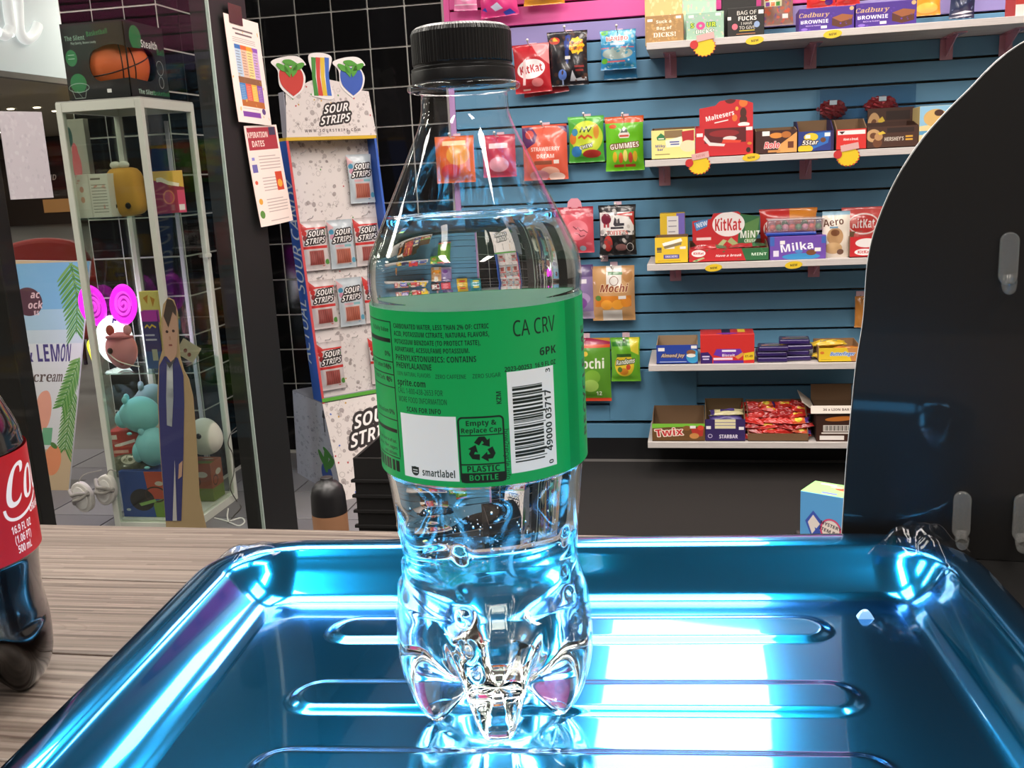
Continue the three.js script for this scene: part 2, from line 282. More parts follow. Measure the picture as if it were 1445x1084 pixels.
{
  const bx = -0.0716, bz = -0.3145, by = TOP + 0.0028, face = Math.atan2(-bx, -bz);
  const t = thing('soda_bottle', 'clear plastic bottle of clear soda with green label and black cap', 'bottle', [bx, by, bz], face);
  const th0 = -2 * D2R;
  const upper = [[0.0460, 0.0328], [0.0516, 0.0311], [0.0560, 0.0303], [0.0605, 0.0302], [0.072, 0.0314], [0.080, 0.0322], [0.0875, 0.0330], [0.0915, 0.0338], [0.0925, 0.0343], [0.1475, 0.0343], [0.1495, 0.0346], [0.1560, 0.0347], [0.1612, 0.0338], [0.1655, 0.0319], [0.1745, 0.02765], [0.184, 0.0231], [0.194, 0.0184], [0.2005, 0.0154], [0.2040, 0.0142], [0.2075, 0.0138], [0.2095, 0.0137], [0.2112, 0.0137], [0.2118, 0.0172], [0.2126, 0.0177], [0.2136, 0.0174], [0.2142, 0.0138], [0.2155, 0.0135]];
  const dim = []; for (let q = 0; q < 5; q++) for (const h of [0.0685, 0.0555, 0.0485, 0.0375]) dim.push([(-18 + 72 * q) * D2R, h]);
  const bumps = (th, h) => { let s = 0; if (h < 0.03 || h > 0.08) return 0; for (const [a, y] of dim) { let d = Math.abs(th - a) % (Math.PI * 2); d = Math.min(d, Math.PI * 2 - d) * 0.032; s += 0.0009 * Math.exp(-(d * d + (h - y) * (h - y)) / 4.5e-6); } return s; };
  put('plastic_shell', bottleGrid(FOOT, VALLEY, upper, th0, 0, 240, bumps), M(0xffffff, 0.015, 0, { transmission: 1, thickness: 0, ior: 1.57 }), t);
  // the drink: same inner form, closed by a flat surface
  const LV = 0.1738, up2 = upper.filter(([h]) => h < LV - 0.002); up2.push([LV - 0.0003, 0.0284], [LV, 0.0281], [LV - 0.0006, 0.0274], [LV - 0.0009, 0.024], [LV - 0.0009, 0.010], [LV - 0.0009, 0.0006]);
  put('drink', bottleGrid(FOOT, VALLEY, up2, th0, 0.0005, 240, bumps), M(0xffffff, 0, 0, { transmission: 1, thickness: 0.05, ior: 1.334, attenuationColor: new THREE.Color(0.93, 0.985, 0.965), attenuationDistance: 0.09 }), t);
  // bubbles clinging inside the waist
  const bub = new THREE.InstancedMesh(new THREE.SphereGeometry(0.00028, 8, 6), M(0xffffff, 0.08, 1), 150); bub.name = 'bubbles'; bub.userData.kind = 'stuff';
  const mm = new THREE.Matrix4(); seed = 91;
  for (let i = 0; i < 150; i++) { const a = (rnd() - 0.5) * 2.2, h = 0.064 + rnd() * 0.03 * (0.4 + rnd() * 0.6), r = 0.0296 - rnd() * 0.004, s = 0.5 + rnd() * rnd() * 1.4; mm.makeScale(s, s, s).setPosition(r * Math.sin(a), h, r * Math.cos(a)); bub.setMatrixAt(i, mm); }
  t.add(bub);
  const cap = put('screw_cap', capGeo(0.0157, 0.0156, 0.0166, 90), M(0x0d0d0e, 0.3), t, [0, 0.2143, 0]);
  put('tamper_band', lathe([[0.0148, -0.0003], [0.0161, -0.0002], [0.0162, 0.0002], [0.0162, 0.0032], [0.0158, 0.0036]], 96), M(0x101011, 0.35), cap);
  // printed label, drawn in degrees round the bottle
  const [c, g] = painter(2048, 512), X = (d) => (d + 180) / 360 * 2048, Y = (v) => v * 512;
  g.fillStyle = '#06a453'; g.fillRect(0, 0, 2048, 512);
  g.fillStyle = '#058a46'; g.fillRect(X(51), 0, X(62) - X(51), 512);
  const ink = '#0a1c14', T = (s, d, v, size, o = {}) => { g.save(); g.translate(X(d), Y(v)); if (o.rot) g.rotate(o.rot * D2R); g.font = (o.b === false ? '' : 'bold ') + size + 'px sans-serif'; g.fillStyle = o.c ?? ink; g.textAlign = o.a ?? 'left'; g.textBaseline = 'middle'; const w = g.measureText(s).width; if (o.w) g.scale((X(o.w) - X(0)) / w, 1); g.fillText(s, 0, 0); g.restore(); };
  const line = (d0, d1, v, h = 3) => { g.fillStyle = ink; g.fillRect(X(d0), Y(v), X(d1) - X(d0), h); };
  // facts table
  g.fillStyle = ink; g.fillRect(X(-50) - 2, Y(0.065), 4, Y(0.80)); line(-92, -50, 0.065);
  T('% Daily Value', -52, 0.115, 17, { a: 'right' }); line(-92, -51, 0.165, 12);
  [[0.255, '0%'], [0.33, '1%'], [0.405, '0%'], [0.60, '0%']].forEach(([v, s]) => { T(s, -52, v, 22, { a: 'right' }); line(-92, -50, v + 0.042); }); T('Calories 0   Sodium 35mg', -54.5, 0.33, 17, { a: 'right', w: 26 }); T('Total Carb. 0g', -54.5, 0.405, 17, { a: 'right' }); T('Potassium', -58, 0.60, 17, { a: 'right' });
  line(-92, -51, 0.70, 11); T('Not a significant source of sat.', -52, 0.775, 14, { a: 'right' }); T('fat, trans fat, fiber, sugars', -52, 0.815, 14, { a: 'right' }); T('and calcium.', -52, 0.85, 14, { a: 'right' }); line(-92, -50, 0.87); for (let i = 0; i < 9; i++) { g.fillStyle = ink; g.fillRect(X(-84 + i * 3.7), Y(0.89), 12 + (i % 3) * 3, 34); }
  // ingredient lines
  [['CARBONATED WATER, LESS THAN 2% OF: CITRIC', 0.085, 53], ['ACID, POTASSIUM CITRATE, NATURAL FLAVORS,', 0.128, 53], ['POTASSIUM BENZOATE (TO PROTECT TASTE),', 0.172, 48.5], ['ASPARTAME, ACESULFAME POTASSIUM.', 0.216, 43], ['PHENYLKETONURICS: CONTAINS', 0.266, 46], ['PHENYLALANINE', 0.312, 23]].forEach(([s, v, w], i) => T(s, -47.5, v, i > 3 ? 23 : 20, { w }));
  T('100% NATURAL FLAVORS', -47.5, 0.358, 17, { b: false, w: 22 }); T('ZERO CAFFEINE', -23, 0.362, 17, { b: false, w: 16 }); T('ZERO SUGAR', -4, 0.362, 17, { b: false, w: 14 });
  T('sprite.com', -47.5, 0.408, 26, { w: 19 }); T('CALL 1-800-438-2653 FOR', -47.5, 0.458, 22, { b: false, w: 28 }); T('MORE FOOD INFORMATION', -47.5, 0.508, 22, { b: false, w: 30 }); T('SCAN FOR INFO', -42, 0.563, 22, { w: 21 });
  T('CA CRV', 17, 0.115, 62, { b: false, w: 25.5 }); T('6PK', 31.5, 0.262, 32, { w: 11 }); T('2023-00253  16.9 FL OZ', 12, 0.335, 19, { w: 30 }); T('KZM', 8.5, 0.53, 19, { rot: -90 });
  // plain white sheet where the code stood, with its printed name
  g.fillStyle = '#e9ece9'; g.fillRect(X(-47), Y(0.588), X(-13.5) - X(-47), Y(0.378)); T('smartlabel', -34.5, 0.925, 30, { b: true, w: 19 }); g.fillStyle = ink; g.beginPath(); g.arc(X(-39), Y(0.925), 14, 0, 7); g.fill(); g.fillRect(X(-39) - 14, Y(0.90), 28, 12); g.fillStyle = '#e9ece9'; g.fillRect(X(-39) - 9, Y(0.915), 18, 3); g.fillRect(X(-39) - 9, Y(0.93), 18, 3);
  // recycling panel
  const rx = X(-12.5), rw = X(10) - rx; g.strokeStyle = ink; g.lineWidth = 5; g.beginPath(); g.roundRect(rx, Y(0.595), rw, Y(0.375), 12); g.stroke();
  T('Empty &', -1.2, 0.628, 22, { a: 'center' }); T('Replace Cap', -1.2, 0.668, 20, { a: 'center' }); line(-12.5, 10, 0.695, 3); line(-12.5, 10, 0.863, 4);
  T('PLASTIC', -1.2, 0.893, 25, { a: 'center' }); g.fillStyle = ink; g.fillRect(rx, Y(0.917), rw, Y(0.054)); T('BOTTLE', -1.2, 0.945, 24, { a: 'center', c: '#06a453' });
  for (let k = 0; k < 3; k++) { g.save(); g.translate(rx + rw / 2, Y(0.782)); g.rotate(k * 120 * D2R); g.fillStyle = ink; g.beginPath(); for (const [px, py] of [[-22, -22], [-8, -39], [9, -39], [16, -28], [23, -33], [22, -8], [-1, -15], [6, -20], [1, -27], [-8, -13]]) g.lineTo(px, py); g.fill(); g.restore(); }
  T('how2recycle.info', 11.3, 0.82, 20, { rot: 90, a: 'center', b: false });
  // barcode
  const kx = X(13), kw = X(40) - kx; g.fillStyle = '#e9ece9'; g.fillRect(kx, Y(0.352), kw, Y(0.585));
  seed = 31; let yy = Y(0.44); const ye = Y(0.885); while (yy < ye) { const h = 2 + Math.floor(rnd() * 4) * 1.8; g.fillStyle = ink; g.fillRect(kx + 14, yy, kw * 0.62 + (rnd() > 0.85 ? 8 : 0), h); yy += h + 2 + Math.floor(rnd() * 3) * 1.7; }
  T('49000 03717', 35.6, 0.665, 32, { rot: -90, a: 'center' }); T('3', 36.3, 0.375, 24, { rot: -90, a: 'center' }); T('0', 36.3, 0.91, 24, { rot: -90, a: 'center' });
  T('RECYCLE ME', 75, 0.52, 60, { rot: -90, a: 'center', c: '#3a2410' });
  g.fillStyle = '#e8efe9'; g.font = 'bold 230px sans-serif'; g.textAlign = 'center'; g.save(); g.translate(X(170), 300); g.fillText('Sprite', 0, 0); g.restore();
  const lab = put('paper_label', band(0.0348, 0.0928, 0.1470, false), sheet(c, 0.33), t); lab.userData.label = 'green printed wrap label';
  put('label_inside', band(0.03465, 0.0929, 0.1469, true), M(0xbfe8d2, 0.6), lab);
}
{ // dark cola bottle standing on the bare counter
  const cxz = [-0.2845, -0.31], face = Math.atan2(-cxz[0], -cxz[1]);
  const t = thing('cola_bottle', 'dark cola bottle with red label at the edge of the counter', 'bottle', [cxz[0], TOP, cxz[1]], face);
  const f2 = FOOT.map(([h, r]) => [h * 0.62, r * 0.975]), v2 = VALLEY.map(([h, r]) => [h * 0.62, r * 0.975]), h0 = 0.046 * 0.62, r0 = 0.0328 * 0.975;
  const upper = [[h0, r0], [0.034, 0.0313], [0.040, 0.0311], [0.050, 0.0316], [0.0545, 0.0321], [0.0555, 0.0325], [0.0760, 0.0325], [0.0965, 0.0325], [0.0975, 0.0322], [0.103, 0.0313], [0.111, 0.0284], [0.122, 0.0240], [0.136, 0.0195], [0.152, 0.0160], [0.170, 0.0140], [0.182, 0.0134], [0.1832, 0.0168], [0.185, 0.0168], [0.1856, 0.0135], [0.187, 0.0133]];
  put('plastic_shell', bottleGrid(f2, v2, upper, 0.95, 0, 180), M(0x0d0705, 0.14, 0, { clearcoat: 0.8, clearcoatRoughness: 0.05 }), t);
  put('screw_cap', capGeo(0.0157, 0.0156, 0.0166, 90), M(0xb01218, 0.35), t, [0, 0.1857, 0]);
  const [c, g] = painter(2048, 424), X = (d) => (d + 180) / 360 * 2048; g.fillStyle = '#b8161e'; g.fillRect(0, 0, 2048, 424); g.fillStyle = g.strokeStyle = '#f3e9e6';
  g.save(); g.translate(X(36), 215); g.transform(0.72, -0.06, -0.16, 1, 0, 0); g.font = 'bold italic 225px serif'; g.textAlign = 'left'; g.fillText('Coca-Cola', 0, 0); g.restore();
  g.lineWidth = 13; g.beginPath(); g.moveTo(X(38), 210); g.bezierCurveTo(X(38), 290, X(58), 270, X(78), 200); g.stroke();
  g.font = 'bold 40px sans-serif'; g.textAlign = 'left'; g.fillText('ORIGINAL TASTE', X(62), 268); g.textAlign = 'center'; g.save(); g.translate(X(51), 0); g.scale(0.55, 1); g.font = 'bold 44px sans-serif'; g.fillText('16.9 FL OZ', 0, 316); g.fillText('(1.06 PT)', 0, 358); g.fillText('500 mL', 0, 400); g.restore();
  put('paper_label', band(0.0334, 0.0558, 0.0962, false), sheet(c, 0.35), t).userData.label = 'red label with white script';
}
// ------------------------------------------------------------ black board behind the tray
{
  const q = hit(1190, 757, 2, -0.462), turn = -6 * D2R; // the right side comes a little nearer
  const t = thing('display_board', 'tall glossy black board with curved top and clear hooks behind tray', 'display board', [q.x, TOP, -0.462], turn);
  t.updateMatrixWorld(true);
  const n = V(0, 0, 1).applyQuaternion(t.quaternion), loc = (x, y) => t.worldToLocal(hitPlane(x, y, t.position, n));
  const edge = [[1188.7, 757], [1195.6, 654], [1202, 586], [1209, 518], [1219.5, 449.6], [1226, 368], [1240, 313], [1267, 251.6], [1305, 193.6], [1366, 129], [1444.7, 60.5]].map(([x, y]) => { const p = loc(x, y); return [p.x, p.y]; });
  const last = edge[edge.length - 1], axis = last[0] + 0.085, crest = last[1] + 0.022;
  const crv = new THREE.SplineCurve([[edge[0][0] - 0.001, 0.0045], ...edge, [axis - 0.04, crest - 0.005], [axis, crest]].map((p) => new THREE.Vector2(...p))).getPoints(70).map((p) => [p.x, p.y]);
  const mir = crv.slice(0, -1).reverse().map(([x, y]) => [2 * axis - x, y]);
  put('panel', slab([...crv, ...mir], 0.003, 0.0004), M(0x0a0807, 0.4, 0, { clearcoat: 0.3, clearcoatRoughness: 0.03 }), t, [0, 0, -0.003]);
  put('base_plate', rbox(0.22, 0.004, 0.12, 0.001, 1), M(0x0a0807, 0.5), t, [0.165, 0.0022, 0.03]);
  put('edge_strip', tube(crv.map(([x, y]) => V(x, y, -0.0015)), 0.0007, 120, 6), M(0xcfd0cf, 0.35), t);
  const hookM = M(0xd4d4d2, 0.12, 0, { transmission: 0.86, thickness: 0, ior: 1.5 });
  const ps = new THREE.Shape(); ps.absarc(0, 0.0085, 0.0034, 0, Math.PI, false); ps.absarc(0, -0.0062, 0.0034, Math.PI, 2 * Math.PI, false); const pill = new THREE.ExtrudeGeometry(ps, { depth: 0.0014, bevelEnabled: true, bevelSize: 0.0004, bevelThickness: 0.0005, bevelSegments: 2, curveSegments: 14 });
  for (const [x, y] of [[1422, 368], [1356, 728], [1441, 732]]) {
    const p = loc(x, y), h = new THREE.Group(); h.name = 'clear_hook'; h.position.set(p.x, p.y, 0.0012); t.add(h);
    put('hook_plate', pill, hookM, h, [0, 0, 0.0002]);
    put('hook_lip', tube([[0, -0.0065, 0.001], [0, -0.0105, 0.003], [0, -0.0110, 0.0065], [0, -0.0075, 0.0085]], 0.0026, 20, 12), hookM, h);
  }
}

// ------------------------------------------------------------ shelves on the slat wall
const SHELF_Z = -3.72, XR = 1.15;
const shelfTops = [[912, 60.5], [910, 226.5], [913, 373.5], [915, 515.5], [914, 624]].map(([x, y]) => hit(x, y, 2, SHELF_Z));
const shelfWood = (() => { const [c, g] = painter(512, 64); g.fillStyle = '#c9c2be'; g.fillRect(0, 0, 512, 64); seed = 3; for (let i = 0; i < 90; i++) { g.strokeStyle = `rgba(120,105,100,${0.05 + rnd() * 0.12})`; g.lineWidth = 0.6 + rnd() * 1.5; const y = rnd() * 64, x = rnd() * 460; g.beginPath(); g.moveTo(x, y); g.lineTo(x + 30 + rnd() * 90, y + rnd() * 2 - 1); g.stroke(); } const m = sheet(c, 0.55); m.map.repeat.set(3, 1); return m; })();
const shelfWords = ['topmost white shelf, holding brownie and novelty boxes', 'white shelf with maltesers, caramel and cookie boxes', 'white shelf with mint wafer and purple chocolate boxes', 'white shelf with coconut bar and biscuit boxes', 'lowest white shelf with twin biscuit bar box'];
const bracketM = M(0xfcd3e0, 0.1, 0, { transmission: 0.6, thickness: 0, ior: 1.49 });
shelfTops.forEach((p, i) => {
  const d = 4.0398 + SHELF_Z, w = (i === 0 ? 1.75 : XR) - p.x;
  const t = thing('wall_shelf', shelfWords[i], 'shelf', [p.x, p.y, SHELF_Z]);
  put('board', rbox(w, 0.024, d, 0.0015, 1), shelfWood, t, [w / 2, -0.012, -d / 2]);
  const bs = i === 0 ? [945, 1150, 1350, 1437] : i === 1 ? [936, 1143] : i === 2 ? [952, 1155] : [];
  for (const bxp of bs) {
    const q = hit(bxp, [80, 240, 385][i], 2, -4.0 + 0.12).x - p.x, b = new THREE.Group(); b.name = 'bracket'; b.position.set(q, -0.0245, -d); t.add(b);
    put('bracket_arm', box(0.045, 0.004, 0.20), bracketM, b, [0, -0.0021, 0.1015]);
    put('bracket_plate', box(0.045, 0.072, 0.004), bracketM, b, [0, -0.0405, 0.0025]);
    put('bracket_web', slab([[0, 0], [0.16, 0], [0, -0.06]], 0.004), bracketM, b, [0.002, -0.0045, 0.005], [0, -Math.PI / 2, 0]);
  }
});
// --------------------------------------------- packaging builders
const S = (i) => shelfTops[i].y;
function span(x0, y0, x1, y1, z) { const ym = (y0 + y1) / 2, xm = (x0 + x1) / 2, l = hit(x0, ym, 2, z), r = hit(x1, ym, 2, z), t = hit(xm, y0, 2, z), b = hit(xm, y1, 2, z); return { x: (l.x + r.x) / 2, w: r.x - l.x, yt: t.y, yb: b.y }; }
const six = (front, side, top = side) => [side, side, top, side, front, side];
function shutBox(name, label, rect, si, front, side, depth = 0.16, z = SHELF_Z - 0.012, group, lift = 0, cat = 'box') {
  const s = span(...rect, z), yb = si === null ? s.yb : S(si) + 0.0006 + lift, h = s.yt - yb;
  const t = thing(name, label, cat, [s.x, yb, z - depth / 2], 0, group);
  put('carton', rbox(s.w - 0.002, h, depth, 0.0015, 1), six(front, side), t, [0, h / 2, 0]);
  return t;
}
// open display carton: low front, taller back, sloped sides; yBack is the pixel row of the back edge
function openBox(name, label, rect, yBack, si, front, side, o = {}) {
  const z = o.z ?? SHELF_Z - 0.012, depth = o.d ?? 0.19, th = 0.003, s = span(...rect, z), yb = S(si) + 0.0006, h = s.yt - yb, w = s.w - 0.002;
  const hb = Math.max(h, hit((rect[0] + rect[2]) / 2, yBack, 2, z - depth).y - yb);
  const t = thing(name, label, o.cat ?? 'box', [s.x, yb, z], 0, o.group), inner = o.inner ?? CARD;
  put('base', box(w, th, depth), inner, t, [0, th / 2, -depth / 2]);
  const notch = o.notch ?? 0.0, hw = w / 2, fp = notch ? [[-hw, 0], [hw, 0], [hw, h], [hw * 0.62, h], [hw * 0.45, h * (1 - notch)], [-hw * 0.45, h * (1 - notch)], [-hw * 0.62, h], [-hw, h]] : [[-hw, 0], [hw, 0], [hw, h], [-hw, h]];
  const fg = slab(fp, th), uv = fg.attributes.uv, ps = fg.attributes.position; for (let i = 0; i < uv.count; i++) uv.setXY(i, ps.getX(i) / w + 0.5, ps.getY(i) / h);
  put('front_panel', fg, [front, side], t, [0, 0, -th]);
  put('back_panel', box(w, hb, th), o.back ?? inner, t, [0, hb / 2, -depth + th / 2]);
  for (const e of [-1, 1]) put('side_panel', slab([[0, 0], [depth - th, 0], [depth - th, hb], [depth * 0.45, hb * 0.97], [th, h]], th), o.sideIn ?? inner, t, [e > 0 ? w / 2 - th : -w / 2, 0, -th * 0.5]).rotation.set(0, Math.PI / 2, 0);
  t.children.forEach((c) => { if (c.name === 'side_panel') c.rotation.y = Math.PI / 2; });
  return { t, s, h, w, yb, z, depth, hb };
}
// pillow bag or stand-up pouch with crimped ends, hung by its top
function pillowGeo(w, h, thick, o = {}) {
  const nx = 14, ny = 20, pos = [], uv = [], idx = [], crimp = o.crimp ?? 0.07, keep = seed; seed = Math.floor(w * 7919 + h * 104729 + (o.sd ?? 0) * 131) + 5;
  const ph = [rnd() * 6, rnd() * 6, rnd() * 6]; seed = keep;
  for (const side of [1, -1]) for (let j = 0; j <= ny; j++) for (let i = 0; i <= nx; i++) {
    const u = i / nx * 2 - 1, v = j / ny, a = Math.min(1, Math.max(0, (v - crimp) / 0.26)), b = Math.min(1, Math.max(0, (1 - crimp - v) / (o.pouch ? 0.5 : 0.26)));
    const fill = Math.sqrt(Math.max(0, Math.sin(Math.PI / 2 * a) * Math.sin(Math.PI / 2 * b))), ed = Math.pow(Math.max(0, 1 - Math.pow(Math.abs(u), 2.4)), 0.7);
    let z = thick / 2 * fill * ed + 0.0006; z += 0.0035 * fill * ed * (Math.sin(u * 7 + v * 9 + ph[0]) * 0.5 + Math.sin(u * 3 - v * 14 + ph[1]) * 0.5) + (1 - fill) * 0.0012 * Math.sin(u * 12 + ph[2]);
    const nar = 1 - 0.05 * fill * (o.pouch ? 0.3 : 1); pos.push(u * w / 2 * nar, (v - 0.5) * h, side * Math.max(0.0004, z)); uv.push(side > 0 ? i / nx : 1 - i / nx, v);
  }
  const n = (nx + 1) * (ny + 1);
  for (let q = 0; q < 2; q++) for (let j = 0; j < ny; j++) for (let i = 0; i < nx; i++) { const a = q * n + j * (nx + 1) + i, b = a + 1, c = a + nx + 1, d = c + 1; q ? idx.push(a, c, b, b, c, d) : idx.push(a, b, c, b, d, c); }
  const st = (a, b) => idx.push(a, n + a, b, b, n + a, n + b);
  for (let i = 0; i < nx; i++) { st(i + 1, i); st(ny * (nx + 1) + i, ny * (nx + 1) + i + 1); }
  for (let j = 0; j < ny; j++) { st(j * (nx + 1), (j + 1) * (nx + 1)); st((j + 1) * (nx + 1) + nx, j * (nx + 1) + nx); }
  const g = new THREE.BufferGeometry(); g.setAttribute('position', new THREE.Float32BufferAttribute(pos, 3)); g.setAttribute('uv', new THREE.Float32BufferAttribute(uv, 2)); g.setIndex(idx); g.computeVertexNormals(); return g;
}
const hookGeo = tube([[0, 0, 0], [0, 0, 0.11], [0, 0.004, 0.125], [0, 0.012, 0.132]], 0.0022, 24, 6), hookTip = new THREE.SphereGeometry(0.0055, 10, 8), hookPlate = box(0.03, 0.034, 0.004), hookM = M(0xdad9d6, 0.3, 0.2);
function hook(x, y, z = SLAT_Z, kind = 'wall_hook', label = 'thin white hook pegged into a slat wall groove', group = 'slat wall hooks') {
  const t = thing(kind, label, 'hook', [x, y, z + 0.0005], 0, group); put('rod', hookGeo, hookM, t, [0, 0, 0.004]); put('tip', hookTip, hookM, t, [0, 0.013, 0.136]); put('plate', hookPlate, M(0xe9c7d2, 0.2), t, [0, 0, 0.0022]); return t;
}
function bag(name, label, rect, mat, o = {}) {
  const z = o.z ?? -3.985, s = span(...rect, z), h = s.yt - s.yb, th = o.t ?? Math.min(0.05, s.w * 0.28);
  const t = thing(name, label, 'candy bag', [s.x, s.yt, z], 0, o.group); t.rotation.z = (o.tilt ?? 0) * D2R; t.rotation.y = (o.yaw ?? 0) * D2R;
  const m = put('bag_body', pillowGeo(s.w, h, th, { pouch: o.pouch, sd: rect[0], crimp: o.crimp }), mat, t, [0, -h / 2, 0]);
  if (o.tab) put('hang_tab', slab([[-0.03, 0], [0.03, 0], [0.026, 0.025], [0.013, 0.038], [-0.013, 0.038], [-0.026, 0.025]], 0.002), o.tab, t, [0, -0.004, -0.001]);
  if (o.hook !== false) hook(s.x, s.yt - 0.006);
  return t;
}
const foil = { clearcoat: 0.7, clearcoatRoughness: 0.12 };

// ------------------------------------------------------------ bags hung on the slat wall
{
  const A = (w, h, bg, ops, e = foil) => art(w, h, bg, ops, 0.34, e);
  bag('candy_bag', 'pale pink lollipop bag at the upper left corner of the slat wall', [641, -40, 674, 15], A(64, 128, '#f08ab8', [['e', '#f7c1d8', 50, 60, 30, 18], ['e', '#d63f86', 50, 60, 16, 10], ['r', '#ffd9e8', 0, 84, 100, 3]]), { tilt: -2 });
  bag('candy_bag', 'hot pink candy bag with clear window and blue marks', [674, -42, 728, 24], A(96, 128, '#d8337f', [['e', '#b9b06f', 50, 40, 34, 20], ['p', '#cfd3ea', 28, 78, 48, 70, 62, 84, 40, 88], ['p', '#3a49b8', 60, 92, 80, 86, 92, 96, 66, 99], ['p', '#3a49b8', 4, 82, 14, 78, 18, 88]]), { tilt: 3 });
  bag('candy_bag', 'orange and grey candy bag cut off by the photo top', [738, -50, 796, 7], A(96, 96, '#e79a2d', [['e', '#97a09b', 40, 70, 18, 10], ['e', '#f4c45d', 70, 60, 20, 14]]));
  const kk = (w, h, o = []) => A(w, h, '#b5202a', [['p', '#d98a8c', 50, 0, 100, 0, 100, 45, 70, 25], ['e', '#f2eceb', 48, 52, 40, 20, -0.1], ['t', '#b5202a', 'KitKat', 48, 52, 23, { rot: -6, sx: 0.78 }], ['e', '#d9797b', 64, 80, 16, 9], ['p', '#f3cfcf', 22, 84, 28, 34, 36, 30, 30, 84], ['r', '#d9b3a8', 22, 92, 20, 3], ...o]);
  bag('candy_bag', 'red wafer chocolate bag beside the black lollipop bag', [724, 62, 776, 131], kk(128, 160), { tilt: 2, z: -3.975 });
  bag('candy_bag', 'red wafer bag half hidden behind another of its kind', [733, 68, 797, 134], M(0xa31f2b, 0.35, 0, foil), { z: -4.012, tilt: 5, hook: false, t: 0.02 });
  bag('candy_bag', 'black lollipop bag with yellow flower logo and blue lolly', [773, 44, 830, 121], A(128, 160, '#14121a', [['s', '#f0c21d', 74, 28, 17, 9, 0.82], ['t', '#c5352a', 'Chupa', 74, 23, 9, { i: 1, rot: -6 }], ['t', '#c5352a', 'Chups', 74, 33, 9, { i: 1, rot: -6 }], ['e', '#c13a2a', 18, 17, 14, 7], ['p', '#efb53a', 8, 18, 18, 10, 28, 18], ['p', '#2a3f8a', 42, 10, 60, 4, 52, 60, 46, 60], ['e', '#5d7fd0', 36, 80, 11, 10], ['r', '#9fb0d8', 34, 88, 4, 10], ['p', '#c7c9d1', 54, 92, 62, 72, 70, 88, 96, 84, 96, 92], ['r', '#e6e3de', 44, 46, 14, 6], ['n', '#4a2d22', 60, 4, 3], ['r', '#8d2c2a', 68, 64, 24, 4], ['r', '#8d2c2a', 70, 71, 20, 4]]));
  const har = A(128, 160, '#2f8fc7', [['r', '#59b7e2', 0, 0, 100, 36], ['p', '#7cc65a', 2, 2, 30, 0, 20, 14, 4, 12], ['t', '#c2232c', 'HARIBO', 48, 23, 15, { st: '#f4f1ea', sx: 0.9 }], ['r', '#d8707a', 0, 44, 96, 3], ['r', '#cfe3f0', 28, 32, 42, 7], ['e', '#9fb0ab', 48, 60, 44, 15], ['n', '#d7e3df', 40, 12, 3], ['n', '#3a93b4', 30, 15, 4], ['r', '#d8707a', 10, 78, 60, 4], ['e', '#6fbf3a', 10, 78, 9, 7], ['n', '#cfe3ee', 12, 8, 2]]);
  bag('candy_bag', 'blue gummy bag with red lettering and clear window', [847, 42, 898, 98], har, { z: -3.975 });
  bag('candy_bag', 'darker blue gummy bag hanging behind the lettered blue one', [851, 52, 899, 112], M(0x1f6f9d, 0.35, 0, foil), { z: -4.012, t: 0.02, hook: false });
  bag('candy_bag', 'coral strawberry dream pouch with white lettering', [738, 176, 801, 254], A(160, 192, '#dd5c44', [['p', '#56205c', 0, 4, 22, 3, 34, 18, 30, 32, 6, 44, 0, 34], ['e', '#c4423a', 17, 17, 10, 8], ['t', '#f8d9d2', 'STRAWBERRY', 52, 44, 10, { sx: 0.86 }], ['t', '#f8d9d2', 'DREAM', 52, 57, 10], ['r', '#8a4a34', 26, 65, 40, 7], ['r', '#f2e3da', 70, 64, 12, 7], ['e', '#efb09a', 60, 86, 22, 10], ['e', '#d98f9a', 36, 92, 22, 10], ['e', '#f6d2c4', 75, 95, 18, 8], ['p', '#56205c', 78, 3, 100, 4, 100, 16]]), { pouch: true });
  bag('candy_bag', 'green and yellow sour chews bag', [802, 164, 853, 229], A(128, 160, '#4fa83a', [['e', '#cddc3c', 52, 46, 46, 36], ['e', '#d87a2a', 12, 48, 10, 12], ['e', '#e39a3a', 80, 34, 8, 16], ['l', '#1b3d1b', 4, 34, 34, 40, 24, 46, 34, 52, 23, 58, 34, 66, 25], ['l', '#d4562a', 7, 30, 46, 38, 42, 46, 48, 56, 42, 66, 47], ['e', '#2f7ab8', 22, 76, 15, 12], ['e', '#b0342a', 66, 82, 26, 9], ['t', '#f3f3ea', 'CHEW', 50, 66, 11, { rot: -12, st: '#15210f', sw: 2 }], ['r', '#66c24a', 0, 0, 100, 6], ['e', '#3f8ab0', 18, 34, 9, 8]]));
  bag('candy_bag', 'lime green gummies bag with orange top', [854, 164, 909, 241], A(128, 192, '#6cc41e', [['r', '#dd5a24', 0, 0, 100, 12], ['p', '#efe7dc', 34, 34, 50, 18, 66, 34, 62, 40, 38, 40], ['p', '#24402a', 40, 30, 44, 22, 50, 28, 56, 20, 60, 30], ['r', '#d8452a', 38, 34.5, 24, 3], ['t', '#fbfbf2', 'GUMMIES', 50, 54, 13, { st: '#7a3b1c', sw: 3, rot: -4, sx: 0.85 }], ['e', '#e0b52a', 24, 74, 6, 10], ['e', '#d5602a', 40, 76, 6, 10], ['e', '#efdf7a', 52, 72, 6, 11], ['e', '#cc4a3a', 66, 76, 6, 10], ['e', '#e0b52a', 78, 74, 6, 10], ['r', '#c0402a', 22, 88, 26, 5], ['r', '#c0402a', 51, 88, 27, 5], ['e', '#dd5a24', 20, 18, 10, 4]]));
